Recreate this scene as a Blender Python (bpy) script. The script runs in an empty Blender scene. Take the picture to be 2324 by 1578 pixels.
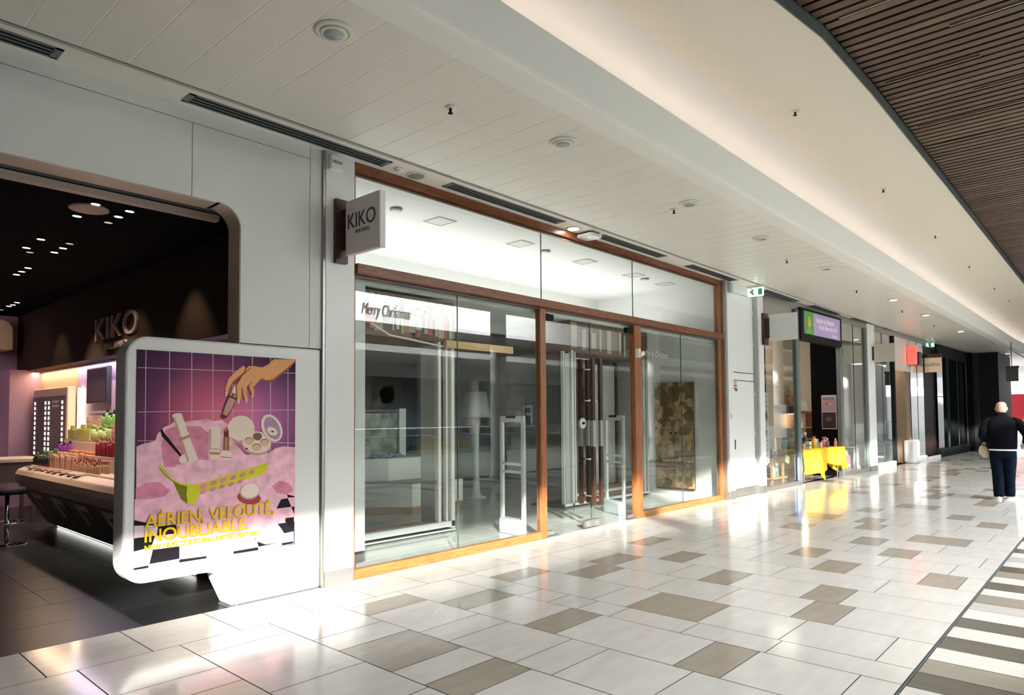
import bpy, math, random
from mathutils import Vector, Matrix
PI = math.pi
SC = bpy.context.scene
COL = SC.collection
# ------------------------------------------------------------------ camera
cam_d = bpy.data.cameras.new('camera'); cam = bpy.data.objects.new('camera', cam_d); COL.objects.link(cam)
YAW, PITCH, ROLL = 0.8205871, 0.0406765, -0.0055721
_f = Vector((math.sin(YAW)*math.cos(PITCH), math.cos(YAW)*math.cos(PITCH), math.sin(PITCH)))
_r = Vector((math.cos(YAW), -math.sin(YAW), 0)); _u = _r.cross(_f)
_r2 = _r*math.cos(ROLL)+_u*math.sin(ROLL); _u2 = -_r*math.sin(ROLL)+_u*math.cos(ROLL)
cam.matrix_world = Matrix(((_r2.x,_u2.x,-_f.x,0),(_r2.y,_u2.y,-_f.y,0),(_r2.z,_u2.z,-_f.z,1.55),(0,0,0,1)))
cam_d.sensor_width = 36; cam_d.lens = 36*1545.41/2324
cam_d.shift_x = 47.82/2324; cam_d.shift_y = 92.07/2324
cam_d.clip_start = 0.05; cam_d.clip_end = 400
SC.camera = cam
# ------------------------------------------------------------------ view, sky, sun, daylight
SC.view_settings.view_transform = 'Standard'; SC.view_settings.look = 'None'
SC.view_settings.exposure = 0.8; SC.view_settings.gamma = 1.0; SC.view_settings.use_curve_mapping = False
W = bpy.data.worlds.new('sky'); SC.world = W; W.use_nodes = True
_bg = W.node_tree.nodes['Background']; _bg.inputs[0].default_value = (0.86, 0.93, 1.0, 1); _bg.inputs[1].default_value = 1.3
def light(name, kind, loc, energy, color=(1,1,1), aim=None, **kw):
    d = bpy.data.lights.new(name, kind); d.energy = energy; d.color = color
    for k, v in kw.items(): setattr(d, k, v)
    o = bpy.data.objects.new(name, d); COL.objects.link(o); o.location = loc
    if aim is not None:
        o.rotation_euler = (Vector(aim)-Vector(loc)).to_track_quat('-Z', 'Y').to_euler()
    return o
SUN_DIR = Vector((0.60, 0.80, -0.364))
light('sun', 'SUN', (0,-20,20), 14.0, (1.0,0.93,0.84), aim=Vector((0,-20,20))+SUN_DIR, angle=0.03)
light('skylight_daylight', 'AREA', (15,-7.3,7.3), 9500, (0.96,0.98,1.0), aim=(15,-6.0,0), shape='RECTANGLE', size=20, size_y=5.6)
# ------------------------------------------------------------------ materials
def mat(name, col, rough=0.5, metal=0.0, emit=None, es=1.0, noise=0.0, nscale=6.0, spec=0.5, bump=0.0, stretch=(1,1,1), coat=0.0, alpha=1.0, sheen=0.0):
    m = bpy.data.materials.new(name); m.use_nodes = True
    nt = m.node_tree; b = nt.nodes['Principled BSDF']
    b.inputs['Base Color'].default_value = (*col, 1); b.inputs['Roughness'].default_value = rough
    b.inputs['Metallic'].default_value = metal; b.inputs['Specular IOR Level'].default_value = spec
    if coat: b.inputs['Coat Weight'].default_value = coat; b.inputs['Coat Roughness'].default_value = 0.08
    if emit: b.inputs['Emission Color'].default_value = (*emit, 1); b.inputs['Emission Strength'].default_value = es
    if noise or bump:
        tc = nt.nodes.new('ShaderNodeTexCoord'); mp = nt.nodes.new('ShaderNodeMapping'); mp.inputs['Scale'].default_value = stretch
        n = nt.nodes.new('ShaderNodeTexNoise'); n.inputs['Scale'].default_value = nscale; n.inputs['Detail'].default_value = 5
        nt.links.new(tc.outputs['Object'], mp.inputs[0]); nt.links.new(mp.outputs[0], n.inputs['Vector'])
        if noise:
            r = nt.nodes.new('ShaderNodeMapRange'); r.inputs[1].default_value = 0.3; r.inputs[2].default_value = 0.7
            r.inputs[3].default_value = 1-noise; r.inputs[4].default_value = 1+noise
            nt.links.new(n.outputs[0], r.inputs[0])
            mx = nt.nodes.new('ShaderNodeMix'); mx.data_type = 'RGBA'; mx.blend_type = 'MULTIPLY'; mx.inputs[0].default_value = 1
            mx.inputs[6].default_value = (*col, 1); nt.links.new(r.outputs[0], mx.inputs[7]); nt.links.new(mx.outputs[2], b.inputs['Base Color'])
        if bump:
            bp = nt.nodes.new('ShaderNodeBump'); bp.inputs['Strength'].default_value = bump; bp.inputs['Distance'].default_value = 0.01
            nt.links.new(n.outputs[0], bp.inputs['Height']); nt.links.new(bp.outputs[0], b.inputs['Normal'])
    return m
def glass_mat(name, tint=(1,1,1), gain=1.9, rough=0.0):
    m = bpy.data.materials.new(name); m.use_nodes = True; nt = m.node_tree; nt.nodes.clear()
    o = nt.nodes.new('ShaderNodeOutputMaterial'); mx = nt.nodes.new('ShaderNodeMixShader'); t = nt.nodes.new('ShaderNodeBsdfTransparent'); g = nt.nodes.new('ShaderNodeBsdfGlossy')
    t.inputs[0].default_value = (*tint, 1); g.inputs['Roughness'].default_value = rough; g.inputs[0].default_value = (1,1,1,1)
    lw = nt.nodes.new('ShaderNodeLayerWeight'); lw.inputs[0].default_value = 0.5
    pw = nt.nodes.new('ShaderNodeMath'); pw.operation = 'POWER'; pw.inputs[1].default_value = 5.0
    k0 = nt.nodes.new('ShaderNodeMath'); k0.operation = 'MULTIPLY_ADD'; k0.inputs[1].default_value = 0.96; k0.inputs[2].default_value = 0.04
    k = nt.nodes.new('ShaderNodeMath'); k.operation = 'MULTIPLY'; k.use_clamp = True; k.inputs[1].default_value = gain
    nt.links.new(lw.outputs['Facing'], pw.inputs[0]); nt.links.new(pw.outputs[0], k0.inputs[0]); nt.links.new(k0.outputs[0], k.inputs[0])
    nt.links.new(k.outputs[0], mx.inputs[0]); nt.links.new(t.outputs[0], mx.inputs[1]); nt.links.new(g.outputs[0], mx.inputs[2]); nt.links.new(mx.outputs[0], o.inputs[0])
    return m
def wood_mat(name, a, b, rough=0.4, scale=(1,1,1), nscale=3.0, dist=3.0):
    m = bpy.data.materials.new(name); m.use_nodes = True; nt = m.node_tree; bs = nt.nodes['Principled BSDF']; bs.inputs['Roughness'].default_value = rough
    tc = nt.nodes.new('ShaderNodeTexCoord'); mp = nt.nodes.new('ShaderNodeMapping'); mp.inputs['Scale'].default_value = scale
    n = nt.nodes.new('ShaderNodeTexNoise'); n.inputs['Scale'].default_value = nscale; n.inputs['Detail'].default_value = 8; n.inputs['Distortion'].default_value = dist
    r = nt.nodes.new('ShaderNodeValToRGB'); r.color_ramp.elements[0].position = 0.32; r.color_ramp.elements[1].position = 0.68
    r.color_ramp.elements[0].color = (*a, 1); r.color_ramp.elements[1].color = (*b, 1)
    nt.links.new(tc.outputs['Object'], mp.inputs[0]); nt.links.new(mp.outputs[0], n.inputs['Vector']); nt.links.new(n.outputs[0], r.inputs[0]); nt.links.new(r.outputs[0], bs.inputs['Base Color'])
    return m
M = {}
M['wall'] = mat('white_cladding', (0.70,0.72,0.70), 0.42, noise=0.02, nscale=2)
M['panel'] = mat('white_lacquer', (0.78,0.79,0.78), 0.28)
M['ceil'] = mat('ceiling_panel_cream', (0.70,0.675,0.61), 0.33, noise=0.015, nscale=1.5)
M['ceil_line'] = mat('ceiling_joint_light', (0.84,0.82,0.76), 0.4)
M['soffit'] = mat('soffit_cream', (0.76,0.725,0.66), 0.6)
M['beam'] = mat('bulkhead_paint', (0.76,0.745,0.70), 0.6)
M['cove'] = mat('cove_paint', (0.58,0.575,0.56), 0.7)
M['upper'] = mat('upper_ceiling_cream', (0.62,0.575,0.485), 0.65)
M['groove'] = mat('dark_groove', (0.10,0.12,0.125), 0.6)
M['grey_rim'] = mat('dark_grey_rim', (0.10,0.115,0.115), 0.5)
M['black'] = mat('matt_black', (0.008,0.009,0.010), 0.7, spec=0.2)
M['blackgloss'] = mat('gloss_black', (0.008,0.009,0.011), 0.12)
M['steel'] = mat('brushed_steel', (0.42,0.42,0.40), 0.34, metal=0.9, noise=0.08, nscale=20, stretch=(1,1,12))
M['chrome'] = mat('chrome', (0.75,0.75,0.74), 0.12, metal=1.0)
M['vent'] = mat('vent_metal_grey', (0.16,0.19,0.185), 0.45, metal=0.3)
M['grout'] = mat('grout', (0.10,0.095,0.085), 0.8)
M['slat'] = wood_mat('walnut_slat', (0.034,0.014,0.006), (0.075,0.034,0.014), 0.45, (6,0.6,6), 2.0)
M['frame_wood'] = wood_mat('red_brown_frame_wood', (0.13,0.036,0.013), (0.27,0.088,0.03), 0.32, (0.9,0.9,9), 2.0)
M['frame_wood_v'] = wood_mat('red_brown_post_wood', (0.20,0.065,0.022), (0.40,0.15,0.05), 0.32, (9,9,0.7), 2.0)
M['rail_wood'] = wood_mat('sunlit_rail_wood', (0.24,0.085,0.022), (0.42,0.19,0.055), 0.34, (0.9,6,14), 2.0)  # same timber as the frame, with the sun's gold put into its colour
M['dark_wood'] = wood_mat('dark_brown_board', (0.045,0.02,0.012), (0.085,0.042,0.024), 0.35, (1,1,8), 2.0)
M['brown'] = mat('dark_brown_bracket', (0.045,0.02,0.016), 0.35)
M['glass'] = glass_mat('shop_glass', (0.88,0.94,0.92), 1.9)
M['glass_far'] = glass_mat('far_shop_glass', (0.80,0.86,0.84), 2.2)
M['glass_rail'] = glass_mat('balustrade_glass', (0.86,0.93,0.91), 1.6)
M['glass_clear'] = glass_mat('transom_glass', (0.96,0.98,0.97), 1.2)
M['edge'] = mat('glass_edge_green', (0.05,0.09,0.08), 0.2)
# ------------------------------------------------------------------ mesh builder
def V(*a): return Vector(a)
class MB:
    def __init__(s, T=None): s.v=[]; s.f=[]; s.mi=[]; s.sm=[]; s.ms=[]; s.T=T
    def m(s, material):
        if material not in s.ms: s.ms.append(material)
        return s.ms.index(material)
    def add(s, vs, fs, material, smooth=False):
        o=len(s.v); k=s.m(material)
        for p in vs:
            p=Vector(p); s.v.append(s.T@p if s.T else p)
        for f in fs: s.f.append([o+i for i in f]); s.mi.append(k); s.sm.append(smooth)
        return s
    def box(s, x0,x1,y0,y1,z0,z1, material):
        return s.add([(x0,y0,z0),(x1,y0,z0),(x1,y1,z0),(x0,y1,z0),(x0,y0,z1),(x1,y0,z1),(x1,y1,z1),(x0,y1,z1)],
            [(0,3,2,1),(4,5,6,7),(0,1,5,4),(1,2,6,5),(2,3,7,6),(3,0,4,7)], material)
    def obox(s, c, size, R, material):
        c=Vector(c); hx,hy,hz=[q/2 for q in size]
        vs=[c+R@Vector(p) for p in [(-hx,-hy,-hz),(hx,-hy,-hz),(hx,hy,-hz),(-hx,hy,-hz),(-hx,-hy,hz),(hx,-hy,hz),(hx,hy,hz),(-hx,hy,hz)]]
        return s.add(vs,[(0,3,2,1),(4,5,6,7),(0,1,5,4),(1,2,6,5),(2,3,7,6),(3,0,4,7)],material)
    def quad(s, a,b,c,d, material): return s.add([a,b,c,d],[(0,1,2,3)],material)
    def tube(s, pts, r, material, n=10, cap=True, smooth=True):
        pts=[Vector(p) for p in pts]; rs=r if isinstance(r,(list,tuple)) else [r]*len(pts); vs=[]; prev=None
        for i,p in enumerate(pts):
            d=(pts[min(i+1,len(pts)-1)]-pts[max(i-1,0)]).normalized()
            a=prev if prev is not None else (Vector((1,0,0)) if abs(d.x)<0.8 else Vector((0,0,1)))
            u=(a-d*a.dot(d)).normalized(); w=d.cross(u); prev=u
            for k in range(n):
                t=2*PI*k/n; vs.append(p+(u*math.cos(t)+w*math.sin(t))*rs[i])
        fs=[]
        for i in range(len(pts)-1):
            for k in range(n): fs.append((i*n+k,i*n+(k+1)%n,(i+1)*n+(k+1)%n,(i+1)*n+k))
        s.add(vs,fs,material,smooth)
        if cap:
            o=len(s.v)-len(vs); k=s.m(material)
            s.f.append([o+i for i in range(n)][::-1]); s.mi.append(k); s.sm.append(False)
            s.f.append([o+(len(pts)-1)*n+i for i in range(n)]); s.mi.append(k); s.sm.append(False)
        return s
    def cyl(s, c, r, h, material, n=24, axis='z', smooth=True):
        c=Vector(c); d={'x':Vector((h,0,0)),'y':Vector((0,h,0)),'z':Vector((0,0,h))}[axis]
        return s.tube([c,c+d], r, material, n, True, smooth)
    def lathe(s, c, prof, material, n=20, smooth=True, R=None):
        c=Vector(c); vs=[]; fs=[]
        for r,z in prof:
            for k in range(n):
                t=2*PI*k/n; p=Vector((r*math.cos(t), r*math.sin(t), z)); vs.append(c+(R@p if R else p))
        for i in range(len(prof)-1):
            for k in range(n): fs.append((i*n+k,i*n+(k+1)%n,(i+1)*n+(k+1)%n,(i+1)*n+k))
        fs.append(tuple(range(n))[::-1]); fs.append(tuple((len(prof)-1)*n+k for k in range(n)))
        return s.add(vs,fs,material,smooth)
    def prism(s, pts, axis, a, b, material, smooth=False):
        # polygon pts (2-D) swept along axis from a to b: axis 'y' takes (x,z), 'z' takes (x,y), 'x' takes (y,z)
        mk={'y':lambda p,t:(p[0],t,p[1]),'z':lambda p,t:(p[0],p[1],t),'x':lambda p,t:(t,p[0],p[1])}[axis]
        n=len(pts); vs=[mk(p,a) for p in pts]+[mk(p,b) for p in pts]
        fs=[tuple(range(n)),tuple(range(2*n-1,n-1,-1))]+[(i,i+n,(i+1)%n+n,(i+1)%n) for i in range(n)]
        return s.add(vs,fs,material,smooth)
    def ball(s, c, r, material, n=14, m=8, sc=(1,1,1)):
        c=Vector(c); vs=[]; fs=[]
        for i in range(m+1):
            t=PI*i/m
            for k in range(n): vs.append(c+Vector((sc[0]*r*math.sin(t)*math.cos(2*PI*k/n), sc[1]*r*math.sin(t)*math.sin(2*PI*k/n), sc[2]*r*math.cos(t))))
        for i in range(m):
            for k in range(n): fs.append((i*n+k,(i+1)*n+k,(i+1)*n+(k+1)%n,i*n+(k+1)%n))
        return s.add(vs,fs,material,True)
    def mesh(s, name):
        import bmesh
        me=bpy.data.meshes.new(name); me.from_pydata([tuple(p) for p in s.v],[],s.f)
        for m_ in s.ms: me.materials.append(m_)
        me.polygons.foreach_set('material_index', s.mi); me.polygons.foreach_set('use_smooth', s.sm); me.update()
        b=bmesh.new(); b.from_mesh(me); bmesh.ops.recalc_face_normals(b, faces=b.faces[:]); b.to_mesh(me); b.free()
        return me
    def build(s, name, parent=None, bevel=0, world=True):
        o=bpy.data.objects.new(name, s.mesh(name)); COL.objects.link(o)
        if parent is not None:
            o.parent=parent
            if world: o.matrix_parent_inverse = WM[parent.name].inverted()
        if bevel:
            md=o.modifiers.new('bevel','BEVEL'); md.width=bevel; md.segments=2; md.limit_method='ANGLE'
        WM[o.name]=WM[parent.name].copy() if (parent is not None and not world) else Matrix.Identity(4)
        return o
WM = {}
def tag(o, label, cat, group=None, kind=None):
    o['label']=label; o['category']=cat
    if group: o['group']=group
    if kind: o['kind']=kind
    return o
def thing(name, label, cat, loc=(0,0,0), group=None, rotz=0):
    o=bpy.data.objects.new(name, None); COL.objects.link(o); o.empty_display_size=0.1; o.location=loc; o.rotation_euler=(0,0,rotz)
    WM[o.name]=Matrix.Translation(loc)@Matrix.Rotation(rotz,4,'Z')
    return tag(o,label,cat,group)
def struct(name, mb, bevel=0, parent=None):
    o=mb.build(name,parent,bevel)
    if parent is None: o['kind']='structure'
    return o
def sempty(name, loc=(0,0,0)):
    o=bpy.data.objects.new(name, None); COL.objects.link(o); o.location=loc; o['kind']='structure'; WM[o.name]=Matrix.Translation(loc); return o
def copy_tree(o, parent=None):
    c=o.copy(); COL.objects.link(c)
    if parent is not None: c.parent=parent
    for ch in list(o.children): copy_tree(ch,c)
    return c
def place(proto, loc, label=None, group=None, rotz=None, first=False):
    c = proto if first else copy_tree(proto)
    c.location=loc
    if rotz is not None: c.rotation_euler=(0,0,rotz)
    if label: c['label']=label
    if group: c['group']=group
    return c
def text_mesh(body, size, material, depth=0.002, shear=0.0, align='LEFT', bold=0.0, spacing=1.0):
    cu=bpy.data.curves.new('lettering','FONT'); cu.body=body; cu.size=size; cu.extrude=depth/2; cu.shear=shear; cu.align_x=align; cu.offset=0.0; cu.space_character=spacing
    ob=bpy.data.objects.new('lettering_tmp',cu); COL.objects.link(ob); bpy.context.view_layer.update()
    dg=bpy.context.evaluated_depsgraph_get(); me=bpy.data.meshes.new_from_object(ob.evaluated_get(dg)); me.materials.clear(); me.materials.append(material)
    bpy.data.objects.remove(ob); bpy.data.curves.remove(cu); return me
def text_on(name, body, size, material, origin, xdir, zdir, parent=None, width=None, height=None, bold_m=0.0, **kw):
    # lettering on a plane: runs along xdir, rises along zdir; scaled to width/height when given
    me=text_mesh(body,size,material,**kw); xs=[v.co.x for v in me.vertices]; ys=[v.co.y for v in me.vertices]
    x0,x1,y1=min(xs),max(xs),max(ys); sx=width/(x1-x0) if width else 1; sy=height/y1 if height else sx
    X=Vector(xdir).normalized(); Z=Vector(zdir).normalized(); N=X.cross(Z)
    for v in me.vertices:
        p=Vector(origin)+X*((v.co.x-(x0 if width else 0))*sx)+Z*(v.co.y*sy)+N*v.co.z; v.co=p
    me.update(); o=bpy.data.objects.new(name,me); COL.objects.link(o)
    if bold_m:
        sd=o.modifiers.new('weight','SOLIDIFY'); sd.thickness=bold_m; sd.offset=0
    if parent is not None: o.parent=parent; o.matrix_parent_inverse=WM[parent.name].inverted()
    WM[o.name]=Matrix.Identity(4); return o
def arc(cx,cy,r,a0,a1,n=8): return [(cx+r*math.cos(math.radians(a0+(a1-a0)*i/n)), cy+r*math.sin(math.radians(a0+(a1-a0)*i/n))) for i in range(n+1)]
def rrect(x0,x1,y0,y1,r,n=6): return arc(x1-r,y0+r,r,-90,0,n)+arc(x1-r,y1-r,r,0,90,n)+arc(x0+r,y1-r,r,90,180,n)+arc(x0+r,y0+r,r,180,270,n)
# ================================================================== FLOOR
rnd = random.Random(7)
TL = [mat('floor_tile_light_%s'%k, c, 0.13, noise=0.05, nscale=3, stretch=(1,4,1), spec=0.55) for k,c in zip('abc',[(0.74,0.715,0.665),(0.71,0.69,0.645),(0.76,0.73,0.685)])]
TD = mat('floor_tile_taupe', (0.43,0.375,0.31), 0.15, noise=0.06, nscale=3, stretch=(1,4,1))
TS = [mat('stripe_dark', (0.125,0.11,0.09),0.2,noise=0.08,nscale=3,stretch=(6,1,1)), mat('stripe_mid', (0.32,0.285,0.235),0.2,noise=0.08,nscale=3,stretch=(6,1,1)), mat('stripe_light', (0.74,0.715,0.665),0.15,noise=0.05,nscale=3,stretch=(6,1,1)), mat('stripe_greyish', (0.55,0.53,0.48),0.15,noise=0.05,nscale=3,stretch=(6,1,1))]
xb = [-6.0,-5.4,-4.8,-4.2,-3.58,-2.97,-2.36,-1.75,-1.14,-0.53,0.09,0.76,1.37,1.99,2.65,3.26,3.885,4.495,4.81,5.41,6.02,6.62,7.20,7.80,8.38,8.95,9.54,10.13,10.72,11.32,11.91,12.50,12.84,13.45,13.93,14.52]
while xb[-1] < 58: xb.append(xb[-1]+(0.3 if rnd.random()<0.12 else 0.6))
DK = {2.65:[(2.71,3.01),(3.31,3.86)],3.26:[(4.36,4.65)],3.885:[(3.91,4.21),(3.02,3.31),(1.80,2.10)],4.81:[(2.40,3.01),(4.24,4.52)],5.41:[(3.76,4.07),(1.63,1.93)],6.02:[(3.91,4.22),(2.70,2.99),(1.77,2.07)],
      6.62:[(3.45,3.74)],7.20:[(4.19,4.47),(2.05,2.36),(1.14,1.44)],7.80:[(2.50,2.80)],8.38:[(1.73,2.04)],8.95:[(2.18,2.49)],9.54:[(1.41,2.01),(3.22,3.54)],10.13:[(2.46,2.75)],10.72:[(2.60,2.91),(3.21,3.84)],11.32:[(1.25,1.55)],11.91:[(2.91,3.21),(1.70,1.99)],12.84:[(2.30,2.86)],13.93:[(1.65,1.93)],3.0:[]}
fl = MB(); g = 0.0036
fl.quad((-7,-11,-0.004),(60,-11,-0.004),(60,5.42,-0.004),(-7,5.42,-0.004), M['grout'])
def tile(x0,x1,y0,y1,m): fl.quad((x0+g,y0+g,0),(x1-g,y0+g,0),(x1-g,y1-g,0),(x0+g,y1-g,0), m)
YF, YB, YS = 5.40, 4.77, 0.985
x = 1.21-0.61*12
while x < 58:
    tile(x,x+0.61,YB,YF,TL[rnd.randrange(3)]); x += 0.61
for a,b in zip(xb[:-1],xb[1:]):
    dk = sorted(DK.get(round(a,3),[]),reverse=True)
    if a > 14.4 and b-a > 0.4:
        y=4.6-rnd.random()
        while y > 1.3:
            if rnd.random()<0.5: dk.append((y-0.3,y))
            y -= 0.6+0.3*rnd.randrange(3)
    y = YB; cuts = []
    for (d0,d1) in dk+[(None,None)]:
        tgt = d1 if d1 is not None else YS
        d1c = min(tgt, YB)
        while y-d1c > 0.02:
            L = rnd.choice([0.3,0.6,0.6,0.9]); y2 = max(d1c, y-L)
            if y2-d1c < 0.14: y2 = d1c
            tile(a,b,y2,y,TL[rnd.randrange(3)]); y = y2
        if d0 is not None: tile(a,b,d0,d1c,TD); y = d0
DM=mat('floor_bounce_absorber',(0.05,0.05,0.05),0.9)
fl.box(-7,0.2,-1.2,5.38,0.0005,0.006,DM)  # unseen dark sheet added to soak up light bounced off the floor
fl.box(-7,60,YS-0.014,YS-0.002,-0.003,0.001,M['groove'])
sb = {4.49:0,4.78:1,5.07:2,5.36:0,5.67:2,5.97:0,6.26:2,6.57:3,6.83:1,7.16:2,7.42:0,7.74:2,8.02:1,8.33:0,8.62:2,8.92:3,9.22:2,9.52:0,9.82:2}
ks = sorted(sb)
x = 4.49
seq = [(k, ks[i+1] if i+1<len(ks) else k+0.3, sb[k]) for i,k in enumerate(ks)]
x = 10.12
while x < 58: seq.append((x,x+0.3,rnd.choice([0,1,2,2,2,3]))); x += 0.3
x = 4.49
while x > -6: seq.append((x-0.3,x,rnd.choice([2,2,0,1,3]))); x -= 0.3
for a,b,k in seq: tile(a,b,-1.2,YS-0.016,TS[k])
struct('floor', fl)
# ================================================================== CEILINGS
ZC = 4.02
c = MB(); PX0 = 2.602-0.305*30
c.quad((-8,3.28,ZC+0.002),(60,3.28,ZC+0.002),(60,5.03,ZC+0.002),(-8,5.03,ZC+0.002), M['ceil_line'])
k = -30; x = PX0
while x < 59:
    dark = ((k-6) % 12 == 0)
    c.box(x+0.006,x+0.305-0.006,3.30,5.02,ZC,ZC+0.02,M['ceil'])
    if dark: c.box(x-0.004,x+0.004,3.30,5.02,ZC+0.004,ZC+0.02,M['groove'])
    x += 0.305; k += 1
struct('ceiling', c)
c = MB()
c.box(-8,60,5.02,5.075,ZC+0.035,ZC+0.06,M['groove'])
c.box(-8,60,5.015,5.022,ZC-0.004,ZC+0.04,M['vent'])
c.box(-8,60,5.07,5.9,ZC,ZC+0.05,M['soffit'])
struct('trim_1', c)
# bulkhead with a cove lip
prof = [(3.30,4.02),(3.12,4.02),(3.09,4.024),(3.07,4.036),(3.055,4.055),(2.925,4.28),(2.945,4.29),(3.08,4.07),(3.12,4.06),(3.30,4.06)]
c = MB(); c.prism(prof,'x',-8,31,M['beam']); 
# the bulkhead swings towards the mall at its far end
bx = [(31,0),(35,0.10),(39,0.35),(43,0.75),(47,1.3)]
for (xa,da),(xb2,db) in zip(bx[:-1],bx[1:]):
    n=len(prof); vs=[(xa,p[0]-da,p[1]) for p in prof]+[(xb2,p[0]-db,p[1]) for p in prof]
    c.add(vs,[(i,i+n,(i+1)%n+n,(i+1)%n) for i in range(n)],M['beam'])
struct('trim_2', c)
c = MB()
c.box(-8,60,3.03,3.80,5.0,5.05,M['cove']); c.box(-8,60,3.75,3.80,4.06,5.0,M['cove']); c.box(-8,60,3.28,3.75,4.06,4.10,M['cove'])
struct('wall_cove', c)
# warm strip light lying in the cove
M['cove_led'] = mat('warm_led_strip', (1,0.8,0.65), 0.5, emit=(1.0,0.86,0.74), es=13)
c = MB(); c.box(0.5,46,3.68,3.70,4.60,4.62,M['cove_led']); c.box(0.5,46,3.70,3.75,4.57,4.60,M['cove']); o=c.build('cove_light_strip'); tag(o,'warm linear light strip hidden behind the long curved bulkhead lip','light')
# cream upper ceiling, its edge sweeping away near the camera
EDGE = [(-8,4.2),(2.6,3.02),(3.6,2.62),(4.6,2.28),(5.67,2.03),(6.54,1.93),(8,1.90),(12,1.89),(24,1.90),(60,1.90)]
def edge_y(x):
    for (a,ya),(b,yb) in zip(EDGE[:-1],EDGE[1:]):
        if a<=x<=b: return ya+(yb-ya)*(x-a)/(b-a)
    return 1.9
c = MB(); pts=[(x,min(y,3.02)) for x,y in EDGE if x>=2.6]
c.prism([(2.6,3.04)]+pts[1:]+[(60,3.04)],'z',4.985,5.03,M['upper'])
for (a,ya),(b,yb) in zip(EDGE[1:-1],EDGE[2:]):
    c.add([(a,ya,4.985),(b,yb,4.985),(b,yb,5.12),(a,ya,5.12),(a,ya-0.012,4.985),(b,yb-0.012,4.985),(b,yb-0.012,5.12),(a,ya-0.012,5.12)],[(0,1,2,3),(4,5,6,7),(0,1,5,4)],M['grey_rim'])
struct('ceiling_upper', c)
M['slat2'] = wood_mat('walnut_slat_red', (0.05,0.023,0.012), (0.09,0.045,0.022), 0.45, (6,0.6,6), 2.0)
M['slat3'] = wood_mat('walnut_slat_gold', (0.065,0.036,0.016), (0.13,0.072,0.033), 0.45, (6,0.6,6), 2.0)
c = MB(); c.box(-8,60,-4.4,4.2,5.20,5.25,M['black'])
x = 3.0-0.141*40; rs=random.Random(3)
while x < 58:
    ye = edge_y(x)-0.03; y=-4.38
    c.box(x+0.02,x+0.118,y,ye,5.10,5.16,[M['slat'],M['slat'],M['slat2'],M['slat3']][rs.randrange(4)]); x += 0.141
c.box(-8,60,-4.46,-4.40,4.99,5.4,M['beam'])  # unseen edge placed so the sun stops low on the shopfronts
struct('ceiling_wood', c)
for i,(xx,ya,yb) in enumerate([(6.50,1.37-1.6,1.77),(7.33,-0.7,1.07),(8.155,0.95,1.78),(8.995,-0.3,1.11),(9.69,0.3,1.77),(10.5,1.0,1.77)]):
    b=MB().box(xx-0.006,xx+0.006,ya,yb,5.085,5.12,M['steel']).build('linear_profile')
    tag(b,['thin metal profile nearest the camera in a gap of the walnut slats','second thin metal profile from the camera between the walnut slats','third thin metal profile from the camera, touching the pale rim zone of the slats','fourth thin metal profile from the camera between the walnut slats','fifth thin metal profile from the camera between the walnut slats','farthest thin metal profile between the walnut slats'][i],'ceiling profile','thin metal profiles in the slat ceiling')
# ================================================================== THE FAR SIDE OF THE MALL (seen in the shop glass)
c = MB(); A = mat('atrium_white', (0.62,0.62,0.60), 0.6); AD = mat('atrium_dark_wall', (0.022,0.028,0.028), 0.5); AF=mat('gallery_floor', (0.20,0.20,0.19), 0.3)
c.box(-10,60,-14,-9.2,-0.4,0,AF); c.box(-10,60,-9.25,-9.15,-0.9,0.0,A)
c.box(-10,6,-11,-0.9,-5.2,-5.0,AD); c.box(6,60,-11,-0.9,-5.2,-5.0,AF); c.box(-10,60,-1.25,-0.9,-0.9,-0.005,A)  # unseen atrium floor darkened at the left to cut bounced light
struct('floor_gallery', c)
c = MB(); c.box(-10,60,-13.1,-13.0,0,3.3,AD); c.box(-10,12,-13.1,-12.95,3.3,5.0,AD); c.box(12,34,-13.1,-12.95,3.3,5.0,A); c.box(34,60,-13.1,-12.95,3.3,5.0,AD); c.box(-10,60,-14,-9.2,5.0,5.2,A)  # upper wall darkened at both ends to cut bounced light
for x in range(-8,60,8): c.box(x,x+0.5,-13.0,-12.8,0,3.3,A)
struct('wall_opposite', c)
c = MB(); n=[(-10.5,3.95),(-10.2,3.95),(-9.95,4.05),(-9.9,4.3),(-9.98,4.3),(-10.05,4.12),(-10.5,4.08),(-12.95,4.08),(-12.95,3.95)]
c.prism(n,'x',-10,60,A); struct('trim_3', c)
c = MB().box(0,56,-10.6,-10.58,4.10,4.12,M['cove_led']); tag(c.build('cove_light_strip'),'warm linear light strip in the bulkhead across the atrium','light')
c = MB(); c.box(-10,8,-9.3,-9.15,5.0,6.35,AD); c.box(8,32,-9.3,-9.15,5.0,6.72,A); c.box(32,60,-9.3,-9.15,5.0,6.72,AD); c.box(-10,60,-9.45,-9.2,6.66,6.76,A); c.box(31,60,-10,-4.4,7.92,8.0,AD)  # parapet height and closed far roof set to hold back sun and daylight
for x in (2.5,9.5,16.5,23.5,30.5,37.5,44.5): c.box(x,x+0.22,-9.3,-4.4,7.6,7.9,A)
c.box(-10,60,-4.5,-4.35,5.4,7.9,A)
struct('trim_4', c)
c = MB(); c.box(-7.2,-7,-14,16,-0.2,5.4,AD); c.box(58,58.2,-14,16,-0.2,5.4,A); struct('wall_left', c)
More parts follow.
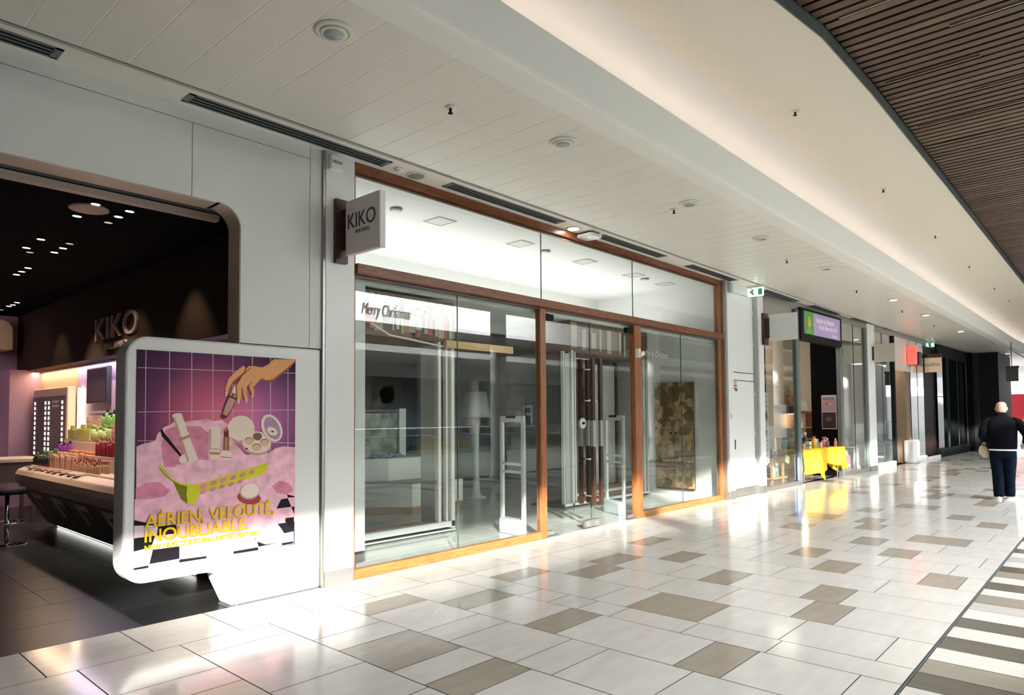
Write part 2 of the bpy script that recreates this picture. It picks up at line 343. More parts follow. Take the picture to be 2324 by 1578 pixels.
def balustrade(x0,x1,y,label):
    t=thing('glass_balustrade',label,'balustrade',(x0,y,0)); p=MB(); h=MB()
    x=x0
    while x<x1-0.1: p.box(x+0.01,min(x+1.49,x1),y-0.008,y+0.008,0.03,1.03,M['glass_rail']); x+=1.5
    p.build('pane',t); h.tube([(x0,y,1.08),(x1,y,1.08)],0.025,M['steel'],10); h.box(x0,x1,y-0.03,y+0.03,-0.0,0.06,M['steel']); h.build('handrail',t)
balustrade(3.5,50,-1.0,'glass balustrade with steel handrail along the atrium edge of the walkway')
balustrade(-5,55,-9.25,'glass balustrade with steel handrail along the gallery across the atrium')
for i,x in enumerate((4.9,12.6,20.3,28.0,35.7,43.4)):
    b=MB(); b.lathe((x,-0.62,0.0),[(0.24,0.0),(0.24,0.12),(0.2,0.125),(0.2,4.7),(0.3,4.72),(0.3,4.95)],A,24)
    b.v=[Vector((p.x,p.y,p.z)) for p in b.v]; o=b.build('trim_column'); o['kind']='structure'
# posters and shop signs across the atrium
def poster(x0,x1,z0,z1,label,bgc,figs,txt=None):
    t=thing('wall_poster',label,'poster',((x0+x1)/2,-12.99,0)); MB().box(x0,x1,-13.0,-12.97,z0,z1,bgc).build('sheet',t)
    b=MB()
    for m_,pts in figs: b.prism([(x0+(x1-x0)*u, z0+(z1-z0)*v) for u,v in pts],'y',-12.97,-12.965,m_)
    b.build('printed_figures',t)
    if txt: text_on('lettering',txt,0.8,mat('poster_white',(0.8,0.8,0.78),0.5),(x1-0.3,-12.96,z0+0.2),(-1,0,0),(0,0,1),t,width=1.5)
skinp=mat('poster_skin',(0.45,0.32,0.24),0.5); hairp=mat('poster_hair',(0.10,0.07,0.05),0.5); denim=mat('poster_denim',(0.10,0.13,0.17),0.5); denl=mat('poster_pale_denim',(0.27,0.28,0.27),0.5); pbg=mat('poster_grey',(0.20,0.20,0.18),0.5); pdk=mat('poster_shadow',(0.06,0.07,0.07),0.5)
def ell(cx,cy,rx,ry,n=18,a=0): 
    ca,sa=math.cos(a),math.sin(a); return [(cx+rx*math.cos(2*PI*i/n)*ca-ry*math.sin(2*PI*i/n)*sa, cy+rx*math.cos(2*PI*i/n)*sa+ry*math.sin(2*PI*i/n)*ca) for i in range(n)]
poster(16.5,21.0,0.2,3.3,'large fashion poster of a long haired woman in a dark jacket, across the atrium',pdk,[(pbg,[(0,.3),(.3,.3),(.35,1),(0,1)]),(hairp,ell(.55,.8,.17,.2)),(skinp,ell(.52,.74,.09,.13)),(denim,[(.3,0),(1,0),(.95,.45),(.7,.62),(.45,.55),(.3,.3)]),(pbg,[(.36,.5),(.47,.52),(.46,.66),(.35,.64)])])
poster(22.5,24.6,0.2,3.4,'narrow poster of a seated woman with bare arm, across the atrium',pbg,[(hairp,[(.55,.55),(1,.5),(1,1),(.85,.95)]),(skinp,[(.5,.15),(.75,.2),(1,.55),(.9,.6),(.6,.35)]),(denim,[(.3,0),(1,0),(1,.22),(.4,.3)])])
poster(25.4,29.2,0.9,3.5,'poster of three people in denim jackets, across the atrium',pbg,[(skinp,ell(.16,.86,.06,.1)),(denl,[(0,.1),(.32,.1),(.32,.62),(.2,.74),(.05,.72)]),(skinp,ell(.52,.86,.07,.11)),(denl,[(.32,.05),(.85,.05),(.85,.4),(.68,.68),(.5,.74),(.38,.62)]),(hairp,ell(.8,.92,.07,.08)),(skinp,ell(.8,.86,.06,.09)),(denim,[(.7,.05),(1,.05),(1,.72),(.8,.76)])],'Fla')
SPOT_LIST = [(1.27, 6.15, 1), (1.94, 6.49, 1), (1.94, 7.0, 1), (2.22, 6.5, 1), (2.21, 6.75, 1), (2.21, 7.02, 0), (1.94, 8.18, 1), (1.93, 8.7, 1), (2.21, 8.44, 1), (2.2, 8.72, 1), (2.2, 8.17, 0), (2.21, 9.86, 1), (2.21, 10.16, 1), (2.21, 10.42, 1), (2.76, 12.94, 1), (2.77, 13.25, 1), (2.76, 13.46, 1), (2.76, 14.0, 0), (2.01, 8.91, 0)]
# printed picture of the advert, outlines in metres on the panel face (x, z)
POSTER_ART = [('line',1,[(1.964,2.074),(1.969,2.074),(1.971,1.283),(1.967,1.283)]),('line',1,[(2.136,2.074),(2.141,2.075),(2.15,1.275),(2.145,1.275)]),('line',1,[(2.307,2.075),(2.312,2.075),(2.322,1.267),(2.317,1.267)]),('line',1,[(2.477,2.076),(2.482,2.076),(2.49,1.26),(2.485,1.26)]),('line',1,[(2.645,2.076),(2.65,2.076),(2.658,1.252),(2.653,1.252)]),('line',1,[(2.815,2.077),(2.821,2.077),(2.829,1.245),(2.823,1.245)]),('line',1,[(2.983,2.077),(2.989,2.078),(2.994,1.237),(2.988,1.238)]),('line',1,[(3.15,2.078),(3.155,2.078),(3.161,1.23),(3.155,1.23)]),('line',1,[(1.909,1.926),(3.235,1.938),(3.235,1.933),(1.909,1.922)]),('line',1,[(1.914,1.595),(3.237,1.613),(3.237,1.608),(1.914,1.591)]),('line',1,[(1.917,1.382),(3.239,1.321),(3.239,1.316),(1.917,1.378)]),('foam',2,[(1.915,0.619),(1.909,1.336),(1.96,1.356),(2.041,1.373),(2.059,1.427),(2.106,1.478),(2.15,1.494),(2.184,1.52),(2.265,1.519),(2.353,1.527),(2.432,1.536),(2.493,1.52),(2.556,1.528),(2.607,1.494),(2.633,1.438),(2.653,1.351),(2.712,1.293),(2.766,1.235),(2.984,1.244),(3.04,1.281),(3.12,1.294),(3.23,1.281),(3.235,0.632)]),('foamdeep',3,[(2.112,1.454),(2.207,1.488),(2.384,1.479),(2.451,1.424),(2.454,1.153),(2.11,1.173),(2.086,1.335)]),('ink',4,[(2.077,1.455),(2.089,1.407),(2.113,1.382),(2.227,1.249),(2.24,1.258),(2.134,1.4),(2.113,1.422),(2.091,1.461)]),('cream',4,[(2.302,1.25),(2.305,1.239),(2.305,1.228),(2.3,1.216),(2.291,1.206),(2.28,1.198),(2.267,1.193),(2.254,1.192),(2.241,1.194),(2.231,1.2),(2.224,1.208),(2.221,1.218),(2.221,1.23),(2.226,1.241),(2.234,1.251),(2.246,1.259),(2.258,1.264),(2.272,1.266),(2.284,1.264),(2.295,1.258)]),('cream_sh',5,[(2.167,1.558),(2.227,1.388),(2.286,1.196),(2.369,1.22),(2.294,1.41),(2.235,1.581)]),('cream',6,[(2.181,1.563),(2.241,1.393),(2.301,1.2),(2.369,1.22),(2.294,1.41),(2.235,1.582)]),('cream',6,[(2.235,1.574),(2.233,1.568),(2.227,1.561),(2.215,1.556),(2.202,1.552),(2.188,1.551),(2.176,1.552),(2.167,1.556),(2.163,1.561),(2.165,1.568),(2.172,1.574),(2.183,1.579),(2.196,1.583),(2.21,1.584),(2.222,1.583),(2.231,1.579)]),('gold',7,[(2.227,1.37),(2.308,1.397),(2.301,1.416),(2.22,1.389)]),('cream',7,[(2.221,1.404),(2.297,1.423),(2.294,1.432),(2.219,1.413)]),('cream',5,[(2.452,1.448),(2.46,1.469),(2.481,1.478),(2.519,1.477),(2.541,1.468),(2.548,1.446),(2.546,1.294),(2.456,1.3)]),('cream_sh',6,[(2.452,1.448),(2.472,1.466),(2.471,1.299),(2.456,1.3)]),('gold',5,[(2.458,1.3),(2.546,1.292),(2.54,1.245),(2.465,1.252)]),('cream',6,[(2.46,1.294),(2.543,1.287),(2.54,1.267),(2.468,1.274)]),('cream',5,[(2.465,1.252),(2.54,1.245),(2.547,1.209),(2.466,1.213)]),('lip',5,[(2.576,1.39),(2.576,1.449),(2.601,1.473),(2.617,1.442),(2.618,1.383)]),('lip2',6,[(2.576,1.449),(2.601,1.473),(2.609,1.448),(2.592,1.427)]),('gold',6,[(2.57,1.391),(2.624,1.383),(2.622,1.275),(2.568,1.284)]),('gold_sh',7,[(2.577,1.389),(2.586,1.388),(2.584,1.281),(2.575,1.283)]),('gold_sh',7,[(2.609,1.385),(2.617,1.384),(2.615,1.276),(2.607,1.278)]),('cream',6,[(2.552,1.257),(2.571,1.281),(2.622,1.275),(2.645,1.247),(2.639,1.207),(2.591,1.2),(2.55,1.217)]),('gold',7,[(2.554,1.233),(2.642,1.222),(2.64,1.215),(2.553,1.225)]),('cream',4,[(2.844,1.45),(2.841,1.425),(2.833,1.401),(2.818,1.38),(2.799,1.363),(2.777,1.35),(2.751,1.343),(2.725,1.341),(2.699,1.345),(2.674,1.354),(2.652,1.367),(2.633,1.385),(2.619,1.406),(2.61,1.43),(2.607,1.454),(2.61,1.479),(2.618,1.502),(2.632,1.522),(2.65,1.54),(2.672,1.553),(2.697,1.561),(2.723,1.563),(2.749,1.561),(2.775,1.552),(2.798,1.539),(2.817,1.521),(2.832,1.499),(2.841,1.475)]),('cream_sh',5,[(2.627,1.389),(2.699,1.353),(2.804,1.378),(2.745,1.323),(2.699,1.336),(2.66,1.351)]),('cream_sh',5,[(2.996,1.3),(2.99,1.28),(2.977,1.261),(2.958,1.246),(2.935,1.235),(2.908,1.228),(2.879,1.226),(2.849,1.229),(2.82,1.236),(2.794,1.248),(2.771,1.263),(2.753,1.282),(2.74,1.302),(2.733,1.323),(2.733,1.344),(2.739,1.364),(2.751,1.382),(2.769,1.397),(2.791,1.409),(2.818,1.416),(2.846,1.419),(2.876,1.417),(2.905,1.41),(2.932,1.398),(2.956,1.383),(2.975,1.365),(2.989,1.344),(2.996,1.322)]),('cream',6,[(2.993,1.317),(2.987,1.298),(2.974,1.28),(2.956,1.266),(2.933,1.255),(2.907,1.249),(2.879,1.247),(2.85,1.25),(2.822,1.257),(2.796,1.268),(2.773,1.283),(2.756,1.3),(2.743,1.319),(2.736,1.339),(2.736,1.359),(2.742,1.378),(2.754,1.395),(2.771,1.409),(2.793,1.42),(2.818,1.427),(2.846,1.43),(2.875,1.427),(2.904,1.421),(2.93,1.41),(2.953,1.396),(2.972,1.378),(2.985,1.358),(2.992,1.338)]),('gold_sh',7,[(2.835,1.349),(2.832,1.337),(2.823,1.327),(2.81,1.321),(2.795,1.319),(2.78,1.322),(2.767,1.329),(2.758,1.34),(2.755,1.352),(2.758,1.364),(2.766,1.374),(2.779,1.38),(2.794,1.382),(2.81,1.379),(2.823,1.372),(2.832,1.362)]),('peach',8,[(2.832,1.346),(2.83,1.335),(2.822,1.326),(2.809,1.32),(2.795,1.318),(2.781,1.321),(2.768,1.327),(2.76,1.337),(2.757,1.348),(2.76,1.359),(2.768,1.368),(2.78,1.374),(2.794,1.376),(2.809,1.373),(2.821,1.367),(2.829,1.357)]),('gold_sh',7,[(2.91,1.385),(2.907,1.373),(2.898,1.363),(2.885,1.357),(2.869,1.355),(2.853,1.358),(2.84,1.365),(2.831,1.375),(2.828,1.388),(2.831,1.4),(2.84,1.41),(2.853,1.416),(2.868,1.418),(2.884,1.416),(2.898,1.408),(2.907,1.398)]),('taupe',8,[(2.907,1.382),(2.904,1.371),(2.896,1.361),(2.884,1.355),(2.869,1.353),(2.854,1.356),(2.842,1.363),(2.834,1.373),(2.831,1.384),(2.833,1.395),(2.842,1.404),(2.854,1.41),(2.869,1.412),(2.883,1.409),(2.896,1.403),(2.904,1.393)]),('gold_sh',7,[(2.976,1.331),(2.973,1.319),(2.964,1.309),(2.951,1.302),(2.935,1.3),(2.919,1.303),(2.905,1.311),(2.896,1.321),(2.893,1.334),(2.896,1.346),(2.905,1.356),(2.918,1.362),(2.934,1.364),(2.95,1.361),(2.964,1.354),(2.973,1.343)]),('peach',8,[(2.974,1.327),(2.971,1.316),(2.962,1.307),(2.95,1.301),(2.935,1.299),(2.92,1.302),(2.907,1.309),(2.899,1.318),(2.896,1.33),(2.899,1.341),(2.907,1.35),(2.92,1.356),(2.934,1.358),(2.949,1.355),(2.962,1.348),(2.971,1.339)]),('gold_sh',7,[(2.904,1.293),(2.901,1.281),(2.892,1.271),(2.879,1.265),(2.863,1.263),(2.847,1.266),(2.834,1.273),(2.825,1.284),(2.822,1.296),(2.825,1.308),(2.834,1.318),(2.847,1.324),(2.862,1.326),(2.878,1.323),(2.892,1.316),(2.901,1.305)]),('peach',8,[(2.901,1.289),(2.898,1.278),(2.89,1.269),(2.878,1.263),(2.863,1.262),(2.848,1.264),(2.836,1.271),(2.828,1.281),(2.825,1.292),(2.828,1.303),(2.836,1.312),(2.848,1.318),(2.863,1.32),(2.877,1.317),(2.89,1.31),(2.898,1.301)]),('ink',7,[(2.765,1.295),(2.785,1.291),(2.78,1.28),(2.762,1.285)]),('cream_sh',7,[(3.078,1.488),(3.089,1.461),(3.095,1.434),(3.097,1.408),(3.093,1.384),(3.085,1.363),(3.072,1.348),(3.055,1.338),(3.035,1.333),(3.013,1.335),(2.991,1.343),(2.968,1.356),(2.948,1.374),(2.929,1.396),(2.914,1.42),(2.904,1.447),(2.897,1.473),(2.896,1.499),(2.899,1.522),(2.907,1.542),(2.92,1.558),(2.936,1.568),(2.956,1.573),(2.977,1.572),(3.0,1.565),(3.022,1.552),(3.043,1.535),(3.062,1.513)]),('cream',8,[(3.083,1.49),(3.094,1.463),(3.101,1.436),(3.102,1.41),(3.098,1.387),(3.09,1.367),(3.076,1.351),(3.059,1.341),(3.04,1.337),(3.018,1.338),(2.995,1.346),(2.973,1.359),(2.953,1.376),(2.935,1.398),(2.92,1.422),(2.909,1.448),(2.903,1.474),(2.902,1.5),(2.905,1.523),(2.914,1.542),(2.926,1.558),(2.943,1.568),(2.962,1.573),(2.984,1.572),(3.006,1.565),(3.028,1.553),(3.049,1.536),(3.068,1.514)]),('mirror',9,[(3.065,1.479),(3.074,1.457),(3.08,1.435),(3.082,1.414),(3.08,1.395),(3.074,1.378),(3.065,1.366),(3.052,1.358),(3.038,1.355),(3.021,1.357),(3.004,1.364),(2.987,1.375),(2.97,1.39),(2.956,1.408),(2.943,1.429),(2.934,1.45),(2.929,1.472),(2.927,1.493),(2.929,1.512),(2.934,1.527),(2.943,1.54),(2.955,1.548),(2.97,1.551),(2.986,1.55),(3.003,1.543),(3.021,1.532),(3.037,1.517),(3.052,1.499)]),('cream',10,[(3.05,1.402),(3.041,1.394),(3.028,1.39),(3.012,1.391),(2.995,1.396),(2.979,1.405),(2.966,1.416),(2.958,1.429),(2.955,1.442),(2.958,1.453),(2.967,1.461),(2.98,1.465),(2.996,1.464),(3.013,1.459),(3.029,1.451),(3.042,1.439),(3.051,1.426),(3.053,1.413)]),('ink',11,[(3.0,1.434),(3.018,1.427),(3.011,1.415),(2.993,1.421)]),('glass_d',5,[(2.61,1.736),(2.577,1.657),(2.553,1.57),(2.602,1.548),(2.653,1.627),(2.683,1.71)]),('glass_d',5,[(2.607,1.569),(2.608,1.561),(2.604,1.552),(2.596,1.544),(2.585,1.539),(2.573,1.536),(2.562,1.537),(2.553,1.542),(2.548,1.549),(2.547,1.557),(2.551,1.566),(2.559,1.574),(2.57,1.579),(2.582,1.582),(2.593,1.581),(2.602,1.576)]),('nude',6,[(2.62,1.715),(2.588,1.645),(2.565,1.577),(2.599,1.56),(2.642,1.621),(2.673,1.694)]),('ink',7,[(2.617,1.737),(2.611,1.723),(2.675,1.696),(2.682,1.709)]),('gold',7,[(2.633,1.758),(2.617,1.727),(2.675,1.706),(2.685,1.739)]),('gold_sh',8,[(2.645,1.743),(2.638,1.726),(2.654,1.72),(2.66,1.738)]),('cream',7,[(2.665,1.819),(2.638,1.752),(2.68,1.744),(2.684,1.815)]),('skin_sh',4,[(2.74,1.98),(2.674,1.926),(2.613,1.867),(2.588,1.789),(2.585,1.737),(2.61,1.733),(2.626,1.779),(2.657,1.839),(2.713,1.884),(2.778,1.937)]),('skin',5,[(2.74,1.981),(2.67,1.926),(2.61,1.865),(2.587,1.791),(2.587,1.742),(2.606,1.74),(2.618,1.783),(2.647,1.841),(2.703,1.89),(2.771,1.946)]),('nail',6,[(2.589,1.76),(2.585,1.723),(2.599,1.721),(2.606,1.758)]),('skin_sh',6,[(3.228,2.061),(3.229,2.044),(3.166,1.978),(3.079,1.908),(3.015,1.856),(2.965,1.85),(2.895,1.865),(2.854,1.835),(2.8,1.846),(2.746,1.888),(2.746,1.945),(2.785,1.982),(2.839,1.981),(2.908,1.975),(2.964,2.004),(3.013,2.049)]),('skin',7,[(3.228,2.061),(3.217,2.04),(3.144,1.98),(3.071,1.924),(3.007,1.876),(2.951,1.864),(2.895,1.881),(2.861,1.912),(2.813,1.923),(2.759,1.921),(2.759,1.946),(2.789,1.979),(2.839,1.979),(2.908,1.972),(2.964,2.001),(3.013,2.048)]),('skin_sh',8,[(2.803,1.967),(2.721,1.896),(2.669,1.806),(2.677,1.724),(2.681,1.688),(2.716,1.685),(2.726,1.724),(2.726,1.792),(2.772,1.855),(2.849,1.918)]),('skin',9,[(2.812,1.965),(2.73,1.895),(2.679,1.807),(2.688,1.726),(2.691,1.69),(2.714,1.688),(2.723,1.727),(2.724,1.796),(2.771,1.862),(2.849,1.925)]),('skin_sh',8,[(2.838,1.948),(2.776,1.893),(2.716,1.814),(2.732,1.727),(2.751,1.683),(2.785,1.692),(2.777,1.736),(2.771,1.799),(2.824,1.85),(2.883,1.902)]),('skin',9,[(2.846,1.946),(2.784,1.891),(2.727,1.815),(2.742,1.731),(2.762,1.687),(2.782,1.693),(2.775,1.737),(2.769,1.803),(2.823,1.857),(2.883,1.909)]),('skin_sh',8,[(2.874,1.923),(2.831,1.885),(2.779,1.808),(2.801,1.747),(2.806,1.726),(2.837,1.726),(2.841,1.756),(2.829,1.796),(2.877,1.849),(2.916,1.878)]),('skin',9,[(2.883,1.921),(2.84,1.884),(2.79,1.809),(2.812,1.751),(2.817,1.729),(2.834,1.729),(2.839,1.757),(2.826,1.8),(2.876,1.855),(2.916,1.886)]),('nail',10,[(2.689,1.698),(2.694,1.662),(2.708,1.663),(2.708,1.7)]),('nail',10,[(2.752,1.698),(2.762,1.667),(2.777,1.67),(2.77,1.702)]),('nail',10,[(2.808,1.731),(2.814,1.715),(2.829,1.718),(2.826,1.736)]),('lime_d',4,[(2.075,1.203),(2.119,1.141),(2.178,1.078),(2.226,1.038),(2.298,1.021),(2.288,0.876),(2.239,0.917),(2.178,1.054),(2.108,1.118),(2.076,1.162)]),('lime',4,[(2.075,1.203),(2.119,1.136),(2.19,1.065),(2.25,1.036),(2.347,1.023),(2.472,1.044),(2.668,1.094),(2.804,1.124),(2.97,1.161),(2.967,1.108),(2.903,1.059),(2.805,1.04),(2.537,0.977),(2.385,0.952),(2.343,0.864),(2.3,0.875),(2.281,0.937),(2.286,1.015),(2.226,1.032),(2.166,1.073),(2.108,1.13),(2.075,1.174)]),('foam',5,[(2.154,1.109),(2.2,1.184),(2.345,1.219),(2.535,1.197),(2.734,1.2),(2.974,1.201),(2.977,1.164),(2.804,1.13),(2.601,1.086),(2.44,1.05),(2.323,1.031),(2.238,1.046),(2.178,1.078)]),('foamdeep',6,[(2.445,1.02),(2.445,1.012),(2.439,1.002),(2.428,0.993),(2.414,0.987),(2.399,0.984),(2.388,0.986),(2.381,0.991),(2.38,1.0),(2.386,1.009),(2.397,1.018),(2.411,1.024),(2.426,1.027),(2.438,1.025)]),('foamdeep',6,[(2.525,1.035),(2.525,1.027),(2.52,1.018),(2.509,1.01),(2.495,1.004),(2.481,1.001),(2.47,1.003),(2.463,1.008),(2.463,1.016),(2.468,1.025),(2.479,1.034),(2.493,1.04),(2.507,1.042),(2.518,1.041)]),('foamdeep',6,[(2.606,1.051),(2.606,1.044),(2.6,1.035),(2.59,1.027),(2.577,1.021),(2.563,1.018),(2.552,1.02),(2.546,1.025),(2.545,1.033),(2.551,1.041),(2.561,1.05),(2.574,1.056),(2.588,1.058),(2.599,1.057)]),('foamdeep',6,[(2.686,1.068),(2.687,1.06),(2.681,1.052),(2.671,1.044),(2.659,1.038),(2.646,1.036),(2.635,1.038),(2.629,1.043),(2.628,1.05),(2.633,1.058),(2.643,1.066),(2.656,1.072),(2.669,1.074),(2.68,1.073)]),('foamdeep',6,[(2.767,1.085),(2.768,1.078),(2.763,1.069),(2.753,1.062),(2.741,1.057),(2.728,1.054),(2.718,1.056),(2.712,1.061),(2.711,1.068),(2.716,1.076),(2.726,1.083),(2.738,1.089),(2.751,1.091),(2.761,1.09)]),('foamdeep',6,[(2.848,1.102),(2.849,1.095),(2.844,1.088),(2.835,1.08),(2.823,1.075),(2.811,1.073),(2.801,1.075),(2.795,1.079),(2.795,1.086),(2.799,1.094),(2.808,1.101),(2.82,1.106),(2.832,1.108),(2.842,1.107)]),('foamdeep',6,[(2.441,0.971),(2.441,0.964),(2.436,0.956),(2.426,0.949),(2.414,0.943),(2.402,0.941),(2.391,0.942),(2.386,0.947),(2.385,0.954),(2.39,0.962),(2.4,0.97),(2.412,0.975),(2.425,0.977),(2.435,0.976)]),('foamdeep',6,[(2.514,0.985),(2.515,0.978),(2.51,0.97),(2.501,0.963),(2.489,0.957),(2.477,0.955),(2.467,0.957),(2.461,0.962),(2.461,0.969),(2.465,0.977),(2.475,0.984),(2.486,0.989),(2.498,0.991),(2.508,0.99)]),('foamdeep',6,[(2.589,0.999),(2.59,0.992),(2.585,0.984),(2.576,0.977),(2.565,0.972),(2.554,0.97),(2.544,0.972),(2.538,0.977),(2.538,0.984),(2.542,0.992),(2.551,0.999),(2.562,1.004),(2.573,1.006),(2.583,1.004)]),('foamdeep',6,[(2.665,1.013),(2.666,1.006),(2.662,0.998),(2.654,0.991),(2.643,0.987),(2.632,0.985),(2.623,0.987),(2.617,0.992),(2.616,1.0),(2.62,1.007),(2.628,1.014),(2.639,1.019),(2.65,1.02),(2.659,1.018)]),('foamdeep',6,[(2.743,1.028),(2.744,1.021),(2.741,1.013),(2.733,1.006),(2.723,1.002),(2.712,1.001),(2.703,1.003),(2.698,1.008),(2.696,1.015),(2.7,1.023),(2.708,1.03),(2.718,1.034),(2.728,1.035),(2.737,1.033)]),('foam',3,[(1.903,0.948),(2.099,0.942),(2.204,0.884),(2.288,0.873),(2.367,0.874),(2.41,0.925),(2.537,0.964),(2.702,0.996),(2.874,1.054),(3.092,1.067),(3.222,1.017),(3.223,0.86),(3.094,0.837),(3.058,0.76),(3.022,0.684),(3.096,0.588),(3.172,0.464),(3.023,0.465),(2.879,0.498),(2.865,0.532),(2.661,0.458),(2.447,0.462),(2.232,0.551),(2.255,0.608),(2.29,0.694),(2.206,0.728),(2.056,0.746),(1.922,0.779),(1.9,0.793)]),('foamdeep',4,[(3.005,0.959),(3.078,1.0),(3.168,0.973),(3.215,0.908),(3.154,0.872),(3.057,0.894)]),('foamdeep',4,[(1.908,1.028),(1.984,1.063),(2.074,1.062),(2.156,0.996),(2.122,0.951),(1.997,0.939),(1.909,0.947)]),('rose',6,[(2.904,0.858),(2.898,0.843),(2.884,0.831),(2.863,0.823),(2.837,0.82),(2.808,0.821),(2.779,0.827),(2.751,0.837),(2.728,0.85),(2.71,0.865),(2.7,0.881),(2.697,0.897),(2.703,0.911),(2.716,0.923),(2.736,0.931),(2.761,0.935),(2.79,0.934),(2.82,0.929),(2.848,0.919),(2.872,0.906),(2.89,0.891),(2.901,0.874)]),('cream_sh',7,[(2.891,0.934),(2.891,0.916),(2.884,0.899),(2.872,0.884),(2.856,0.873),(2.835,0.865),(2.813,0.862),(2.79,0.864),(2.768,0.869),(2.748,0.879),(2.732,0.893),(2.721,0.908),(2.715,0.925),(2.715,0.943),(2.722,0.959),(2.733,0.974),(2.749,0.985),(2.769,0.993),(2.792,0.996),(2.815,0.995),(2.837,0.99),(2.857,0.98),(2.874,0.967),(2.885,0.951)]),('cream',8,[(2.887,0.941),(2.887,0.925),(2.881,0.91),(2.87,0.897),(2.855,0.887),(2.836,0.88),(2.815,0.877),(2.794,0.878),(2.773,0.883),(2.755,0.892),(2.741,0.904),(2.73,0.918),(2.725,0.933),(2.726,0.949),(2.731,0.963),(2.742,0.976),(2.757,0.987),(2.775,0.994),(2.796,0.997),(2.817,0.996),(2.838,0.991),(2.856,0.982),(2.872,0.971),(2.882,0.956)]),('ink',4,[(1.9,0.796),(2.056,0.743),(2.073,0.756),(1.966,0.748),(1.898,0.754)]),('ink',4,[(1.902,0.662),(2.051,0.662),(2.024,0.581),(1.901,0.565)]),('ink',4,[(2.036,0.559),(2.232,0.557),(2.233,0.462),(2.012,0.456)]),('ink',4,[(2.073,0.73),(2.206,0.728),(2.213,0.659),(2.063,0.661)]),('ink',4,[(2.233,0.456),(2.447,0.45),(2.444,0.432),(2.231,0.432)]),('ink',4,[(2.667,0.454),(2.883,0.458),(2.887,0.431),(2.669,0.432)]),('ink',4,[(2.876,0.505),(2.951,0.471),(3.097,0.468),(2.887,0.459)]),('ink',4,[(3.101,0.46),(3.218,0.461),(3.214,0.441),(3.108,0.438)]),('ink',4,[(3.14,0.671),(3.22,0.67),(3.219,0.573),(3.187,0.581),(3.133,0.645)]),('ink',4,[(3.094,0.837),(3.158,0.842),(3.193,0.763),(3.05,0.761)]),('ink',4,[(3.158,0.845),(3.15,0.876),(3.223,0.853),(3.224,0.844)]),('ink',4,[(3.193,0.76),(3.224,0.764),(3.222,0.696)]),('ink',4,[(1.903,0.445),(2.007,0.448),(2.004,0.428),(1.901,0.429)]),('pale',2,[(1.901,0.753),(2.073,0.756),(2.23,0.701),(2.415,0.495),(3.217,0.546),(3.218,0.437),(2.416,0.421),(1.901,0.428)])]
# ================================================================== LEFT SHOP: cladding, portal, lightbox
F = 5.38
c = MB(); G = 0.003
c.box(-7,2.296-G,F,F+0.22,3.48,3.905-G,M['wall'])                       # fascia panels
c.prism([(-7,3.31),(2.296-G,3.31),(2.296-G,3.48),(-7,3.48)],'y',F,F+0.22,M['wall'])
pr = [(2.296+G,3.905-G),(2.296+G,3.31)]+arc(2.53,3.13,0.18,90,0,8)+[(2.71,2.172),(3.365,2.172),(3.365,3.905-G)]
c.prism(pr,'y',F,F+0.22,M['wall'])
c.box(-7,3.365,F,F+0.22,3.905+G,4.03,M['wall'])
c.box(3.371,3.492,F,F+0.22,2.172,4.03,M['wall'])
c.box(-7,3.49,F+0.02,F+0.2,3.90,3.91,M['black']); c.box(2.28,2.31,F+0.02,F+0.2,3.32,3.9,M['black']); c.box(3.36,3.376,F+0.02,F+0.2,2.18,3.9,M['black'])
struct('wall_front', c)
c = MB(); WB = mat('reveal_beige_warm_lit', (0.52,0.42,0.34), 0.45)  # beige carries the warm shop light that falls on the reveal
c.box(-7,2.54,F+0.004,F+0.22,3.302,3.309,WB)
a1=arc(2.53,3.13,0.178,90,0,8); a2=arc(2.53,3.13,0.172,90,0,8)
c.prism([(2.5,3.308)]+a1+[(2.708,0),(2.702,0)]+a2[::-1]+[(2.5,3.302)],'y',F+0.004,F+0.20,WB)
c.box(-7,2.72,F+0.42,F+0.50,3.28,3.33,WB); c.box(-7,2.72,F+0.22,F+0.42,3.34,3.4,M['groove'])
struct('trim_5', c)
# advert lightbox on its flared foot
t = thing('advert_lightbox','white rounded advert lightbox with a pink cosmetics poster on a flared foot','lightbox',(2.6,F+0.12,0))
body = arc(1.99,2.00,0.165,90,180,8)+arc(1.99,0.48,0.165,180,270,8)+[(2.40,0.315)]+[(2.47,0.312),(2.515,0.295),(2.545,0.262),(2.56,0.22)]+[(2.655,0.012),(3.49,0.012),(3.49,2.165)]
b=MB(); b.prism(body,'y',F,F+0.21,M['panel']); o=b.build('housing',t,bevel=0.018)
b=MB(); b.prism([(2.64,0),(3.485,0),(3.485,0.012),(2.645,0.012)],'y',F+0.01,F+0.2,M['groove']); b.build('plinth',t)
PB = bpy.data.materials.new('poster_tiles'); PB.use_nodes=True; nt=PB.node_tree; bs=nt.nodes['Principled BSDF']; bs.inputs['Roughness'].default_value=0.45; bs.inputs['Specular IOR Level'].default_value=0.12
tc=nt.nodes.new('ShaderNodeTexCoord'); vm=nt.nodes.new('ShaderNodeVectorMath'); vm.operation='DISTANCE'; vm.inputs[1].default_value=(2.50,F,1.50); nt.links.new(tc.outputs['Object'],vm.inputs[0])
rp=nt.nodes.new('ShaderNodeValToRGB'); e=rp.color_ramp.elements; e[0].position=0.0; e[0].color=(0.80,0.19,0.27,1); e[1].position=0.86; e[1].color=(0.02,0.012,0.03,1)
for ps,cl in ((0.28,(0.52,0.11,0.20,1)),(0.50,(0.16,0.04,0.12,1)),(0.68,(0.065,0.022,0.06,1))):
    q=e.new(ps); q.color=cl
vm2=nt.nodes.new('ShaderNodeVectorMath'); vm2.operation='DISTANCE'; vm2.inputs[1].default_value=(2.98,F,1.52); nt.links.new(tc.outputs['Object'],vm2.inputs[0])
